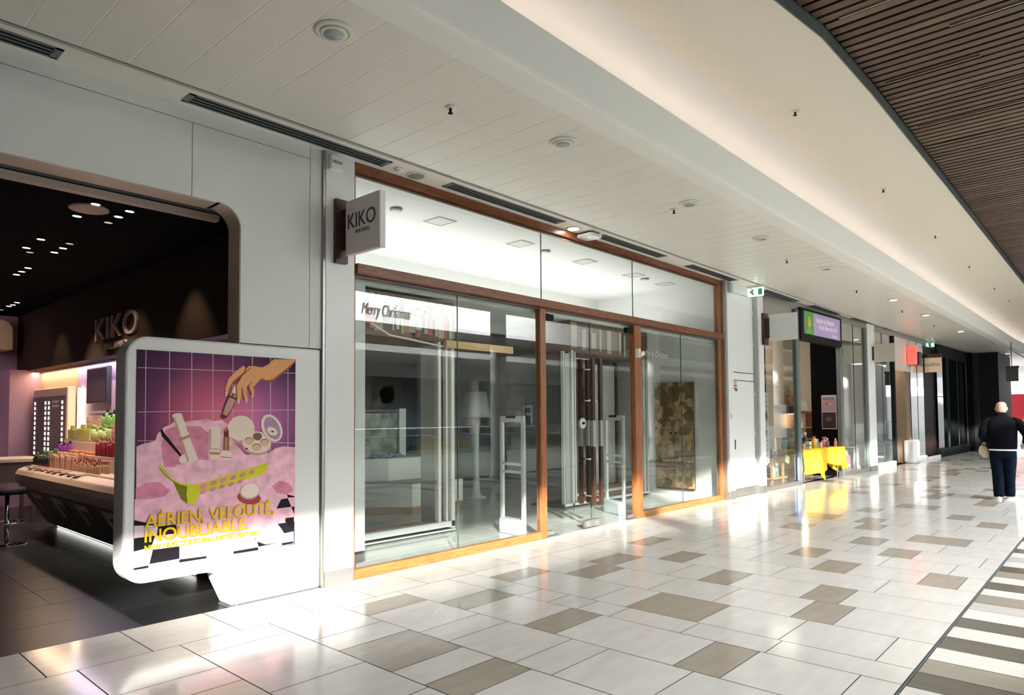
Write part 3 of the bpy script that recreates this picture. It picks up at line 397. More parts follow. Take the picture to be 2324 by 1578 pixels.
r2=nt.nodes.new('ShaderNodeValToRGB'); r2.color_ramp.elements[0].color=(0.50,0.16,0.38,1); r2.color_ramp.elements[1].position=0.5; r2.color_ramp.elements[1].color=(0,0,0,1)
mx=nt.nodes.new('ShaderNodeMix'); mx.data_type='RGBA'; mx.blend_type='ADD'; mx.inputs[0].default_value=0.75
nt.links.new(vm.outputs['Value'],rp.inputs[0]); nt.links.new(vm2.outputs['Value'],r2.inputs[0]); nt.links.new(rp.outputs[0],mx.inputs[6]); nt.links.new(r2.outputs[0],mx.inputs[7]); nt.links.new(mx.outputs[2],bs.inputs['Base Color'])
p=MB().box(1.902,3.228,F-0.004,F+0.01,0.43,2.06,PB); poster_o=p.build('poster',t,bevel=0.0)
pm = dict(line=(0.72,0.55,0.60),foam=(0.88,0.50,0.60),foamdeep=(0.70,0.25,0.36),ink=(0.012,0.01,0.014),cream=(0.88,0.73,0.61),cream_sh=(0.55,0.38,0.32),gold=(0.50,0.27,0.14),gold_sh=(0.22,0.09,0.05),lip=(0.20,0.03,0.045),lip2=(0.48,0.16,0.17),peach=(0.78,0.50,0.36),taupe=(0.24,0.12,0.09),mirror=(0.46,0.28,0.42),glass_d=(0.16,0.05,0.04),nude=(0.62,0.33,0.27),skin=(0.85,0.40,0.18),skin_sh=(0.36,0.11,0.05),nail=(0.80,0.60,0.60),lime=(0.66,0.64,0.03),lime_d=(0.20,0.20,0.015),rose=(0.42,0.06,0.07),pale=(0.72,0.58,0.64))
PM = {k: mat('print_'+k,v,0.45,spec=0.12,noise=(0.22 if 'foam' in k else 0.03),nscale=(11 if 'foam' in k else 5)) for k,v in pm.items()}
x0p,x1p,z0p,z1p=1.902,3.228,0.43,2.06
def clip(poly):
    for ax,lim,sg in ((0,x0p,1),(0,x1p,-1),(1,z0p,1),(1,z1p,-1)):
        out=[]; n=len(poly)
        for i in range(n):
            a,b_=poly[i],poly[(i+1)%n]; ia=(a[ax]-lim)*sg>=0; ib=(b_[ax]-lim)*sg>=0
            if ia: out.append(a)
            if ia!=ib:
                s=(lim-a[ax])/(b_[ax]-a[ax]); out.append((a[0]+(b_[0]-a[0])*s,a[1]+(b_[1]-a[1])*s))
        poly=out
        if len(poly)<3: return []
    return poly
grp={}
NAMES={'line':'printed_tile_grid','foam':'printed_foam','foamdeep':'printed_foam','skin':'printed_hand','skin_sh':'printed_hand','nail':'printed_hand','lime':'printed_basket','lime_d':'printed_basket','pale':'printed_floor','ink':'printed_floor'}
mbs={}
for i,(m_,ly,pts) in enumerate(POSTER_ART):
    q=clip([tuple(p) for p in pts])
    if len(q)<3: continue
    y0=F-0.0045-ly*0.0005-(i%7)*0.00006
    mbs.setdefault(NAMES.get(m_,'printed_cosmetics'),MB()).prism(q,'y',y0,y0+0.0004,PM[m_])
WM[poster_o.name]=Matrix.Identity(4)
for k_,b in mbs.items(): b.build(k_,poster_o)
YEL = mat('print_yellow',(0.92,0.58,0.02),0.45,spec=0.12)
for body_,z,w,h,bo in (('AÉRIEN, VELOUTÉ,',0.731,1.045,None,0.012),('INOUBLIABLE.',0.623,0.815,None,0.012),('NEW HUG COUTURE LIMITED EDITION',0.564,0.915,None,0.006)):
    text_on('printed_lettering',body_,0.1,YEL,(1.975,F-0.0125,z),(1,0,0),(0,0,1),poster_o,width=w,height=(0.118 if 'VEL' in body_ else 0.088 if 'INO' in body_ else 0.034),bold_m=bo*0.55)
text_on('printed_lettering','KIKO',0.1,mat('print_pale_gold',(0.85,0.65,0.5),0.4),(2.620,F-0.0125,1.263),(1,0,0),(0,0,1),poster_o,width=0.05,height=0.013)
# pillar and steel trim between the two shops
c=MB(); c.box(3.494,3.516,F-0.025,F+0.1,0,4.03,M['steel']); struct('trim_6',c)
c=MB(); c.box(3.518,3.838,F-0.03,F+0.25,0.145,4.03,M['panel']); c.box(3.518,3.836,F-0.034,F+0.2,0,0.145,M['steel']); struct('wall_pillar',c,bevel=0.003)
# alarm box
t=thing('alarm_box','small white alarm box marked NEON high on the pillar under the ceiling','alarm box',(3.6,5.33,3.84))
b=MB(); b.box(3.535,3.675,5.29,5.351,3.845,3.985,M['panel']); b.build('case',t,bevel=0.008)
text_on('lettering','NEON',0.05,mat('red_print',(0.35,0.02,0.02),0.5),(3.55,5.288,3.90),(1,0,0),(0,0,1),t,width=0.10,height=0.028,bold=0.004)
# blade sign
def blade(name,x,y0,y1,z0,z1,label,txts=None,th=0.045,brackx=None,face=M['panel'],yb=5.35,bz=None,T=None):
    t=thing(name,label,'sign',(x,(y0+y1)/2,z0))
    b=MB(); b.box(x,x+th,y0,y1,z0,z1,face); b.build('sign_panel',t,bevel=0.004)
    bz=bz or (z0-0.06,z1+0.02)
    b=MB(); b.box(brackx[0],brackx[1],yb-0.05,yb,bz[0],bz[1],M['brown']); b.box(x+0.005,x+th-0.005,y1,yb,z0+0.06,z1-0.06,M['brown']); b.build('bracket',t,bevel=0.003)
    return t
M['sign_pink']=mat('sign_face_pale_pink',(0.64,0.575,0.56),0.4)
t=blade('projecting_sign',3.655,4.735,5.235,3.035,3.54,'square pale pink projecting sign lettered KIKO MILANO on a dark brown bracket',None,0.05,(3.60,3.73),M['sign_pink'],5.352,(2.98,3.58))
b=MB().box(3.664,3.722,4.731,4.745,3.033,3.542,M['panel']); b.build('sign_edge',t)
inkm=mat('sign_ink',(0.02,0.025,0.03),0.4)
text_on('lettering','KIKO',0.2,inkm,(3.652,5.195,3.275),(0,-1,0),(0,0,1),t,width=0.41,height=0.135)
text_on('lettering','MILANO',0.05,inkm,(3.652,5.075,3.215),(0,-1,0),(0,0,1),t,width=0.20,height=0.036,bold=0.004,spacing=1.25)
# ------------------------------------------------------------------ inside the cosmetics shop
KD=mat('shop_dark_floor',(0.016,0.019,0.019),0.3,noise=0.15,nscale=2); KC=mat('shop_black_ceiling',(0.0035,0.004,0.0045),0.9,spec=0.05)
c=MB(); y=5.40
while y<17:
    x=-7+((y*7)%0.6)
    while x<3.49: c.box(max(x,-7)+0.002,min(x+0.898,3.49)-0.002,y+0.002,y+0.597,-0.02,0,KD); x+=0.9
    y+=0.6
c.box(-7,3.5,5.40,17,-0.04,-0.004,mat('shop_floor_joint',(0.05,0.05,0.048),0.6)); struct('floor_shop',c)
c=MB(); c.box(-7,3.5,5.6,17,3.42,3.5,KC); struct('ceiling_shop',c)
BR=mat('brown_bulkhead',(0.040,0.025,0.017),0.7,spec=0.1); BG=mat('beige_wall',(0.55,0.40,0.27),0.6); LI=mat('lilac_wall',(0.36,0.25,0.38),0.6); LIP=mat('lilac_pink_wall',(0.44,0.27,0.36),0.6)
c=MB(); c.box(3.20,3.5,5.62,15,2.39,3.43,BR); c.box(3.44,3.5,5.6,17,0,2.4,LI); struct('wall_right',c)
c=MB(); c.box(-7,3.5,14.9,15.0,0,3.43,LIP); c.box(2.95,3.45,14.2,14.9,0,2.4,LIP); c.box(-7,-6.9,5.6,15,0,3.43,KC); struct('wall_back',c)
c=MB(); c.box(3.425,3.445,5.62,12.15,1.62,2.39,mat('lilac_display_wall',(0.46,0.33,0.48),0.55)); c.box(3.425,3.445,12.15,14.2,0.8,2.39,BG); struct('wall_niche',c)
# rounded light canopy on the back wall
t=thing('wall_canopy','cream rounded canopy panel lit from above on the back wall of the dark shop','canopy',(1.4,14.5,2.75))
b=MB(); b.prism([(0.2,2.76)]+[(3.02,2.76)]+arc(2.83,3.10,0.19,0,90,6)+[(0.2,3.29)],'y',14.35,14.88,mat('canopy_cream',(0.62,0.47,0.30),0.6)); b.build('canopy_panel',t,bevel=0.02)
# wall lettering
t=thing('wall_lettering','raised pinkish letters KIKO MILANO on the brown bulkhead inside the shop','lettering',(3.2,10,2.65)); LM=mat('letter_rose',(0.30,0.22,0.21),0.4)
text_on('big_letters','KIKO',0.3,LM,(3.185,10.54,2.622),(0,-1,0),(0,0,1),t,width=1.55,height=0.30,depth=0.03,spacing=1.05)
text_on('small_letters','MILANO',0.1,LM,(3.185,10.14,2.475),(0,-1,0),(0,0,1),t,width=0.80,height=0.085,depth=0.03,spacing=1.2)
# dark screen
t=thing('wall_screen','black portrait screen on the lilac wall above the cosmetics','screen',(3.4,10.8,1.76)); b=MB(); b.box(3.36,3.425,10.62,11.5,1.765,2.30,mat('screen_case',(0.05,0.05,0.055),0.4)); b.build('case',t,bevel=0.006)
b=MB(); b.box(3.354,3.361,10.65,11.47,1.79,2.275,M['blackgloss']); b.build('display',t)
o=MB().box(3.405,3.43,9.9,9.99,1.2,2.3,M['cove_led']); 
# illuminated mirror panel with rows of small lights
t=thing('lit_display_panel','mauve display board framed in cream with vertical rows of small lights','display panel',(3.3,12.8,0.9))
cr=mat('display_cream',(0.62,0.42,0.33),0.5); mv=mat('display_mauve',(0.13,0.095,0.105),0.6); wl=mat('small_light',(1,0.9,0.75),0.4,emit=(1,0.84,0.66),es=4)
b=MB(); b.box(3.27,3.40,12.12,14.05,0.8,2.05,cr); b.build('frame',t,bevel=0.02)
b=MB(); b.box(3.262,3.272,12.20,14.0,0.85,1.91,mv); b.build('board',t)
for yy in (12.32,13.05,13.25,13.88):
    for k in range(11): MB().box(3.255,3.263,yy-0.022,yy+0.022,0.93+k*0.085,0.978+k*0.085,wl).build('light_dot',t)
for z in (1.80,1.73): MB().box(3.256,3.263,12.5,12.85,z,z+0.035,cr).build('caption',t)
b=MB().box(3.36,3.42,11.86,11.92,0.9,2.02,mat('warm_edge_light',(1,0.8,0.5),0.4,emit=(1,0.72,0.42),es=7)); tag(b.build('edge_light'),'warm vertical edge light beside the cream display board','light')
# tester counter
t=thing('tester_counter','long cream tester counter with sloping shelves and drawers below in the cosmetics shop','counter',(2.8,9,0))
cc=mat('counter_cream',(0.62,0.47,0.36),0.35); cd=mat('counter_drawer',(0.10,0.085,0.075),0.4); wst=mat('base_light_strip',(1,1,0.95),0.4,emit=(0.9,0.95,0.9),es=2.0)
prof=[(3.41,0.06),(2.86,0.06),(2.52,0.60),(2.44,0.70)]+[(2.44,0.78),(2.47,0.84),(2.54,0.87),(2.62,0.88)]+[(2.83,0.87),(2.83,1.05),(3.03,1.05),(3.03,1.23),(3.21,1.23),(3.21,1.39),(3.41,1.39)]
b=MB()
def xz(p): return [(a,z) for a,z in p]
b.prism(prof,'y',6.6,11.35,cc,False); o=b.build('body',t,bevel=0.012)
b=MB(); b.box(2.95,3.42,6.7,11.2,0.012,0.06,M['black']); b.box(2.93,2.95,6.7,11.2,0.012,0.05,wst); b.build('base_light',t)
ang=math.atan2(0.54,-0.34)
for k in range(5):
    y0=6.75+k*0.92
    d=MB(); p=[(2.846,0.075),(2.531,0.575),(2.521,0.569),(2.836,0.069)]; d.prism([(a,z) for a,z in p],'y',y0,y0+0.88,cd); dr=d.build('drawer',t)
    h=MB(); h.prism([(2.575,0.49),(2.53,0.56),(2.51,0.55),(2.555,0.48)],'y',y0+0.04,y0+0.40,cc); h.prism([(2.70,0.29),(2.53,0.56),(2.512,0.549),(2.682,0.279)],'y',y0+0.38,y0+0.42,cc); WM[dr.name]=Matrix.Identity(4); h.build('handle',dr)
tiers=[(2.62,0.90,2.82),(2.835,1.08,3.02),(3.035,1.26,3.20),(3.215,1.42,3.40)]
tm=mat('tier_white',(0.66,0.52,0.42),0.3)
for xa,z,xb_ in tiers: MB().box(xa,xb_,6.65,11.3,z-0.03,z,tm).build('tier',t,bevel=0.004)
# cosmetics on the tiers: each its own thing
rc=random.Random(11)
def bottle_proto(name,label,cat,grp_,body_,cap,r,h,ch):
    o=thing(name,label,cat,(0,0,0),grp_); b=MB(); b.lathe((0,0,0),[(r*0.9,0),(r,0.004),(r,h*0.85),(r*0.55,h)],body_,10); b.build('bottle_body',o,world=False)
    b=MB(); b.lathe((0,0,h),[(r*0.5,0),(r*0.5,ch),(r*0.42,ch+0.003)],cap,8); b.build('cap',o,world=False); return o
def box_proto(name,label,cat,grp_,m_,sx,sy,sz,m2):
    o=thing(name,label,cat,(0,0,0),grp_); MB().box(-sx/2,sx/2,-sy/2,sy/2,0,sz,m_).build('pack_body',o,bevel=0.003,world=False); MB().box(-sx/2-0.001,sx/2+0.001,-sy/2-0.001,sy/2+0.001,sz*0.62,sz*0.72,m2).build('band',o,world=False); return o
col=lambda n,c: mat('cosmetic_'+n,c,0.3)
cg,cg2,cdk,cpk,cor,crd,cpe,cyg,cpu,cte=col('green',(0.20,0.36,0.10)),col('pale_green',(0.42,0.50,0.20)),col('dark',(0.02,0.025,0.03)),col('pink',(0.70,0.26,0.28)),col('orange',(0.75,0.16,0.06)),col('red',(0.32,0.03,0.05)),col('peach',(0.62,0.36,0.25)),col('yellow_green',(0.45,0.45,0.10)),col('purple',(0.25,0.05,0.30)),col('teal',(0.02,0.10,0.10))
cgd,cwh=col('gold',(0.45,0.28,0.16)),col('white',(0.75,0.62,0.52))
B_=lambda *a: bottle_proto(*a); X_=lambda *a: box_proto(*a)
rows=[ # tier, y range, prototype, pitch
 (3,9.6,10.35,B_('cosmetic_bottle','green glass bottle with dark cap on the topmost tier of the tester counter','bottle','green bottles on the top tier',cg,cdk,0.035,0.15,0.03),0.095),
 (3,10.45,11.2,X_('cosmetic_box','salmon carton on the topmost tier near the mauve board','box','salmon cartons on the top tier',cpe,0.05,0.10,0.12,cwh),0.125),
 (3,8.55,9.5,X_('cosmetic_box','black carton on the topmost tier near the lightbox','box','black cartons on the top tier',cdk,0.08,0.10,0.15,cte),0.13),
 (2,10.3,11.2,X_('cosmetic_box','olive green carton on the third tier of the tester counter','box','olive cartons on the third tier',cyg,0.04,0.08,0.14,cg2),0.11),
 (2,9.5,10.2,B_('cosmetic_jar','pale green jar on the third tier of the tester counter','jar','pale green jars on the third tier',cg2,cg,0.042,0.11,0.03),0.11),
 (2,8.7,9.45,X_('cosmetic_box','slim pink striped carton on the third tier beside the lightbox','box','pink cartons on the third tier',cpk,0.03,0.05,0.19,cwh),0.07),
 (1,10.6,11.2,B_('cosmetic_bottle','small purple bottle on the second tier of the tester counter','bottle','purple bottles on the second tier',cpu,cdk,0.03,0.09,0.03),0.12),
 (1,9.4,10.5,X_('cosmetic_box','coral palette box on the second tier of the tester counter','palette','coral palettes on the second tier',cor,0.10,0.11,0.03,cg),0.14),
 (1,8.6,9.35,B_('cosmetic_bottle','tall dark red bottle on the second tier beside the lightbox','bottle','dark red bottles on the second tier',crd,cgd,0.026,0.15,0.04),0.075),
 (0,10.5,11.25,B_('cosmetic_bottle','dark green bottle on the lowest tier at the far end of the counter','bottle','dark green bottles on the lowest tier',cdk,cg,0.034,0.12,0.04),0.10),
 (0,9.5,10.45,X_('cosmetic_box','rose gold carton on the lowest tier of the tester counter','box','rose gold cartons on the lowest tier',cpe,0.05,0.045,0.14,cgd),0.075),
 (0,8.6,9.45,B_('lipstick_tube','slim lipstick tube on the lowest tier beside the lightbox','lipstick','lipstick tubes on the lowest tier',cgd,crd,0.015,0.09,0.03),0.06)]
for ti,ya,yb,proto,pitch in rows:
    xa,z,xb_=tiers[ti]; y=ya; first=True
    while y<yb:
        hw=0.052 if pitch<0.12 else 0.0
        place(proto,((xa+xb_)/2-0.012-hw+rc.uniform(-0.006,0.006),y,z+0.0005),rotz=rc.uniform(-0.12,0.12),first=first).scale=(1,1,rc.uniform(0.8,1.35)); first=False
        if hw: place(proto,((xa+xb_)/2-0.012+hw,y+0.03,z+0.0005),rotz=rc.uniform(-0.12,0.12)).scale=(1,1,rc.uniform(0.9,1.5))
        y+=pitch*rc.uniform(1.0,1.15)
for k,(yy,m_) in enumerate([(10.9,cg2),(10.6,cor),(10.35,cpk),(10.05,cpe),(9.8,cgd),(9.5,cpe),(9.2,cwh),(8.95,cwh)]):
    o=thing('tester_tray',['lime green','bright orange','pink','peach','bronze','second peach','first white','second white'][k]+' tester tray lying on the front slope of the counter','tray',(2.55,yy,0.878))
    b=MB(); b.box(-0.055,0.055,-0.09,0.09,0.001,0.014,cwh); b.build('tray',o,world=False)
    b=MB()
    for j in range(4): b.box(-0.045,0.045,-0.08+j*0.042,-0.045+j*0.042,0.014,0.024,m_)
    b.build('pans',o,world=False)
# low make-up table at the back left
t=thing('makeup_table','pale topped make-up table at the left edge behind the tester counter','table',(2.35,12.4,0)); b=MB(); b.box(1.2,2.95,12.0,12.9,0.90,0.95,mat('table_top_pale',(0.60,0.50,0.42),0.4)); b.build('table_top',t,bevel=0.004)
b=MB(); b.box(1.25,2.9,12.05,12.85,0.6,0.90,cd); b.build('drawer_case',t)
for xx in (1.3,2.85):
    for yy in (12.1,12.8): MB().box(xx-0.025,xx+0.025,yy-0.025,yy+0.025,0,0.6,cd).build('leg',t)
t=thing('round_stool','dark low stool with chrome foot ring at the far left of the shop','stool',(2.1,10.1,0)); b=MB(); b.lathe((2.1,10.1,0.62),[(0.19,0),(0.2,0.03),(0.19,0.07)],M['black'],20); b.build('seat',t)
b=MB(); b.tube([(2.1,10.1,0.03),(2.1,10.1,0.62)],0.025,M['chrome'],10); b.lathe((2.1,10.1,0),[(0.22,0),(0.21,0.015),(0.04,0.03)],M['chrome'],20); b.build('pedestal',t)
b=MB(); b.tube([(2.1+0.17*math.cos(a*PI/8),10.1+0.17*math.sin(a*PI/8),0.27) for a in range(17)],0.01,M['chrome'],6); b.build('foot_ring',t)
# ceiling discs and spots of the shop
for i,(x,y,r,l,m_) in enumerate([(1.95,6.7,0.16,'beige round ceiling speaker just inside the dark shop entrance',WB),(1.02,7.5,0.20,'dark round ceiling speaker at the left of the black shop ceiling',mat('dark_disc',(0.03,0.03,0.03),0.6))]):
    b=MB(); b.lathe((x,y,3.405),[(r,0.014),(r,0.0),(r*0.92,-0.004)],m_,28); tag(b.build('ceiling_speaker'),l,'speaker')
sm=mat('spot_glow',(1,1,0.95),0.4,emit=(1.0,0.93,0.82),es=5); smd=mat('spot_dim',(0.4,0.35,0.3),0.4,emit=(1.0,0.85,0.7),es=0.35)
SPOTS=SPOT_LIST if 'SPOT_LIST' in globals() else []
proto=None
for i,(x,y,on) in enumerate(SPOTS):
    o=thing('recessed_spot','small recessed spot in the black shop ceiling','spotlight',(x,y,3.418),'spots in the black shop ceiling')
    b=MB(); b.lathe((0,0,-0.012),[(0.045,0.012),(0.045,0),(0.036,0.0)],mat('spot_ring',(0.05,0.05,0.05),0.5) if i==0 else M['black'],14); b.build('ring',o,world=False)
    MB().prism([(0.036*math.cos(a),0.020*math.sin(a)) for a in [k*PI/7 for k in range(14)]],'z',-0.0165,-0.012,sm if on else smd).build('lamp',o,world=False)
for x,y,ax,ay,e in [(2.45,9.3,3.0,9.4,60),(2.45,10.6,3.0,10.6,60),(2.3,8.2,2.8,8.3,28),(2.0,12.5,2.3,12.6,22),(2.75,7.4,3.2,7.4,14),(2.7,9.0,3.2,9.0,10),(2.7,12.2,3.2,12.2,10),(1.6,13.6,1.6,14.9,25)]:
    light('spot_beam','SPOT',(x,y,3.39),e*2.2,(1.0,0.80,0.60),aim=(ax,ay,0.9),spot_size=1.25,spot_blend=0.7,shadow_soft_size=0.04)
light('niche_light','AREA',(3.33,9.0,2.36),20,(0.95,0.80,1.0),aim=(3.33,9.0,0),shape='RECTANGLE',size=0.1,size_y=6)
light('niche_warm_light','AREA',(3.33,13.1,2.36),10,(1.0,0.72,0.45),aim=(3.33,13.1,0),shape='RECTANGLE',size=0.1,size_y=2.6)
light('back_wall_light','AREA',(0.9,13.2,3.35),26,(0.95,0.75,0.85),aim=(1.2,14.9,1.5),size=1.5)
# ================================================================== MIDDLE SHOP: timber shopfront
t = thing('timber_shopfront','wooden framed glass shopfront of the empty shop between two white pillars','shopfront',(8,5.42,0))
WF,WFV,RW=M['frame_wood'],M['frame_wood_v'],M['rail_wood']
b=MB(); b.box(3.84,12.02,5.385,5.48,3.925,4.012,WF); b.box(3.88,11.9,5.42,5.47,3.905,3.925,M['dark_wood']); b.box(3.88,11.9,5.41,5.425,3.888,3.905,mat('bead_brown',(0.22,0.13,0.075),0.4)); b.build('header',t,bevel=0.002)
b=MB(); b.box(3.865,12.2,5.335,5.40,2.925,3.02,WF); b.box(3.88,11.9,5.40,5.48,2.90,3.01,M['dark_wood']); b.build('transom_beam',t,bevel=0.004)
for x0,x1 in ((3.842,3.88),(6.708,6.82),(8.972,9.16),(11.88,12.0)):
    b=MB(); b.box(x0,x1,5.392,5.475,0,2.91,WFV); b.build('post',t,bevel=0.003)
for x0,x1 in ((3.842,3.88),(11.88,12.0)):
    b=MB(); b.box(x0,x1,5.392,5.475,3.01,3.93,WFV); b.build('post',t,bevel=0.003)
for x0,x1 in ((3.88,6.71),(9.16,11.9)):
    b=MB(); b.box(x0,x1,5.395,5.47,0.0,0.093,RW); b.build('bottom_rail',t,bevel=0.003)
def pane(x0,x1,z0,z1,nm='glass_pane',y=5.432,m=None,par=t):
    b=MB(); b.quad((x0,y,z0),(x1,y,z0),(x1,y,z1),(x0,y,z1),m or M['glass'])
    b.box(x1-0.004,x1+0.004,y-0.006,y+0.006,z0,z1,M['edge']); return b.build(nm,par)
for x0,x1 in ((3.88,5.284),(5.284,6.708),(9.16,10.495),(10.495,11.88)): pane(x0,x1,0.093,2.91)
for x0,x1 in ((3.88,6.78),(6.78,8.995),(8.995,11.88)): pane(x0,x1,3.015,3.89,m=M['glass_clear'])
c=MB(); c.box(12.0,12.06,5.33,5.5,0,4.02,M['steel']); struct('trim_7',c)
# glass double doors with long timber pulls
M['pull']=wood_mat('dark_walnut_pull',(0.03,0.014,0.008),(0.06,0.028,0.016),0.3,(9,9,0.7),2.0)
PULLB=wood_mat('orange_brown_pull_foot',(0.34,0.12,0.05),(0.45,0.18,0.08),0.35,(9,9,0.7),2.0)
for i,(x0,x1,sx) in enumerate(((6.83,7.855,-1),(7.865,8.965,1))):
    d=sempty('door_%d'%(i+1),(x0,5.44,0)); y=5.44
    b=MB(); b.quad((x0,y,0.02),(x1,y,0.02),(x1,y,2.84),(x0,y,2.84),M['glass']); xe=x1 if sx<0 else x0; b.box(xe-0.004,xe+0.004,y-0.006,y+0.006,0.02,2.84,M['edge']); b.build('pane',d)
    xj=7.855 if sx<0 else 7.865
    b=MB(); b.box(min(xj,xj+sx*0.17),max(xj,xj+sx*0.17),5.415,5.465,0.02,0.115,M['steel']); k=xj+sx*0.11; b.cyl((k,5.405,0.065),0.022,0.015,M['chrome'],12,'y'); b.build('lock_plate',d,bevel=0.003)
    xh=x0+0.02 if sx<0 else x1-0.17
    MB().box(xh,xh+0.15,5.42,5.46,0.02,0.075,M['steel']).build('floor_pivot',d,bevel=0.003)
    MB().box(xh-0.02,xh+0.25,5.40,5.48,0.001,0.012,M['vent']).build('threshold_plate',d)
    MB().box(xh,xh+0.16,5.41,5.47,2.78,2.86,M['black']).build('top_patch',d,bevel=0.003)
    xc=xj+sx*0.085
    for yy in (5.335,5.545):
        h=MB(); h.box(xc-0.032,xc+0.032,yy-0.022,yy+0.022,0.33,2.33,M['pull']); ho=h.build('pull_handle',d,bevel=0.004)
        h=MB(); h.box(xc-0.033,xc+0.033,yy-0.023,yy+0.023,1.12,1.48,M['steel']); h.build('grip_sleeve',ho,bevel=0.004)
    h=MB()
    for z in (0.45,0.95,1.75,2.18): h.tube([(xc,5.335,z),(xc,5.545,z)],0.011,M['chrome'],8)
    h.build('standoffs',d)
b=MB(); b.lathe((7.66,5.428,1.44),[(0.075,0.0),(0.075,0.003)],mat('round_sticker',(0.75,0.76,0.75),0.5),24,True,Matrix.Rotation(PI/2,3,'X')); b.box(7.635,7.70,5.420,5.424,1.425,1.455,M['black'])
tag(b.build('round_sticker'),'round white sticker with a dark mark on the glass door','sticker')
# greeting lettering on the glass
gl=mat('frosted_lettering',(0.42,0.43,0.38),0.6)
for x,z,w,l in ((3.98,2.555,0.62,'frosted lettering Merry Christmas on the first pane of the empty shop'),(9.33,2.46,0.72,'frosted lettering Merry Christmas on the pane right of the glass doors')):
    o=text_on('window_lettering','Merry Christmas',0.12,gl,(x,5.424,z),(1,0,0),(0,0,1),None,width=w,height=0.115 if x<5 else 0.10,shear=0.35); tag(o,l,'lettering')
# ------------------------------------------------------------------ shell of the empty shop
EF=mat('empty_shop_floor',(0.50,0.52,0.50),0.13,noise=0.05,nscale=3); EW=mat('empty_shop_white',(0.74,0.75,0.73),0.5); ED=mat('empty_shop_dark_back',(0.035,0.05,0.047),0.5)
c=MB(); x=3.9
while x<12: 
    y=5.42
    while y<14: c.box(x+0.002,min(x+0.6,12)-0.002,y+0.002,min(y+0.6,14)-0.002,-0.02,0,EF); y+=0.6
    x+=0.6
c.box(3.9,12,5.41,14,-0.04,-0.004,M['grout']); struct('floor_empty_shop',c)
c=MB(); c.box(3.9,12.0,5.5,8.1,3.96,4.05,EW); c.box(3.9,12,8.1,8.2,2.95,4.05,EW); c.box(3.9,12,6.2,8.1,3.175,3.215,EW); c.box(3.9,12.0,8.1,14.0,2.95,3.0,mat('inner_ceiling_grey',(0.10,0.12,0.115),0.6)); struct('ceiling_empty_shop',c)  # middle ledge added to keep the uplight out of the shop below
c=MB(); c.box(3.60,3.9,5.62,14,0,4.05,EW); struct('wall_side_left',c)
c=MB(); c.box(12.0,12.25,5.5,14,0,4.05,EW); c.box(11.9,12.0,5.52,6.95,0.0,0.05,EW); struct('wall_side_right',c)
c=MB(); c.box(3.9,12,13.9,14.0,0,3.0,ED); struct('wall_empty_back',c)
c=MB(); c.box(3.9,12.0,5.50,5.60,2.87,2.93,EW); struct('trim_8',c)
c=MB(); c.box(3.90,4.09,5.52,5.60,0.235,2.87,EW); c.box(3.90,4.09,5.55,5.62,0.20,0.235,M['black']); struct('wall_stub',c)
# fittings in the white ceiling behind the upper glass
fg=mat('fitting_grey',(0.25,0.26,0.25),0.5); fw=mat('fitting_white',(0.62,0.62,0.58),0.5)
for i,(x,y) in enumerate([(4.97,6.12),(7.77,6.14),(10.6,6.15)]):
    o=thing('ceiling_downlight','%s round white downlight in the white ceiling behind the upper glass'%['nearest','middle','farthest'][i],'downlight',(x,y,3.96)); b=MB(); b.lathe((0,0,-0.02),[(0.07,0.02),(0.075,0.0),(0.055,-0.002)],fg,20); b.build('ring',o,world=False); MB().lathe((0,0,-0.024),[(0.052,0.004),(0.052,0.0)],fw,18).build('lens',o,world=False)
for i,(x,y) in enumerate([(5.67,6.13),(7.2,6.13),(8.75,6.13),(10.2,6.13),(11.3,6.13)]):
    o=thing('ceiling_plate','%s square ceiling plate behind the upper glass of the empty shop'%['first','second','third','fourth','fifth'][i],'ceiling plate',(x,y,3.96)); b=MB(); b.box(-0.15,0.15,-0.15,0.15,-0.006,0,fw); b.build('plate',o,world=False); b=MB()
    for s in (-1,1): b.box(s*0.135-0.004,s*0.135+0.004,-0.14,0.14,-0.009,-0.005,fg); b.box(-0.14,0.14,s*0.135-0.004,s*0.135+0.004,-0.009,-0.005,fg)
    b.build('rim',o,world=False)
# ------------------------------------------------------------------ display portals
pw=mat('portal_white',(0.80,0.80,0.77),0.35); pwd=wood_mat('portal_walnut',(0.10,0.05,0.028),(0.20,0.105,0.055),0.4,(0.8,0.8,8),2.0); pwv=wood_mat('portal_walnut_jamb',(0.10,0.045,0.025),(0.19,0.09,0.05),0.4,(8,8,0.8),2.0)
t=thing('display_portal','walnut and white display portal behind the first window with paper strips hung on its header','display portal',(5.4,6.75,0))
b=MB(); b.box(4.15,6.43,6.68,7.35,2.54,3.09,pwd); b.build('header',t,bevel=0.003)
b=MB(); b.box(6.14,6.19,6.68,6.75,0.10,2.54,pw); b.box(6.19,6.29,6.75,6.80,0.10,2.54,pwv); b.box(6.29,6.32,6.69,6.76,0.10,2.54,pw); b.box(6.32,6.37,6.76,6.80,0.1,2.54,pwv); b.box(6.37,6.43,6.67,7.3,0.05,2.54,pw); b.build('jamb',t)
b=MB(); b.box(4.15,6.43,6.67,6.76,0.07,0.145,pw); b.box(4.15,6.38,6.76,6.85,0.05,0.165,pwd); b.box(4.15,6.43,6.70,7.3,0.001,0.05,M['black']); b.box(4.15,6.43,6.66,6.7,0.02,0.035,pw); b.build('sill',t)
b=MB(); b.box(4.15,4.92,6.70,6.9,0.05,2.54,pwv); b.build('side_panel',t)
lw=wood_mat('pale_pine',(0.55,0.36,0.17),(0.70,0.50,0.27),0.5,(0.8,6,8),2.0)
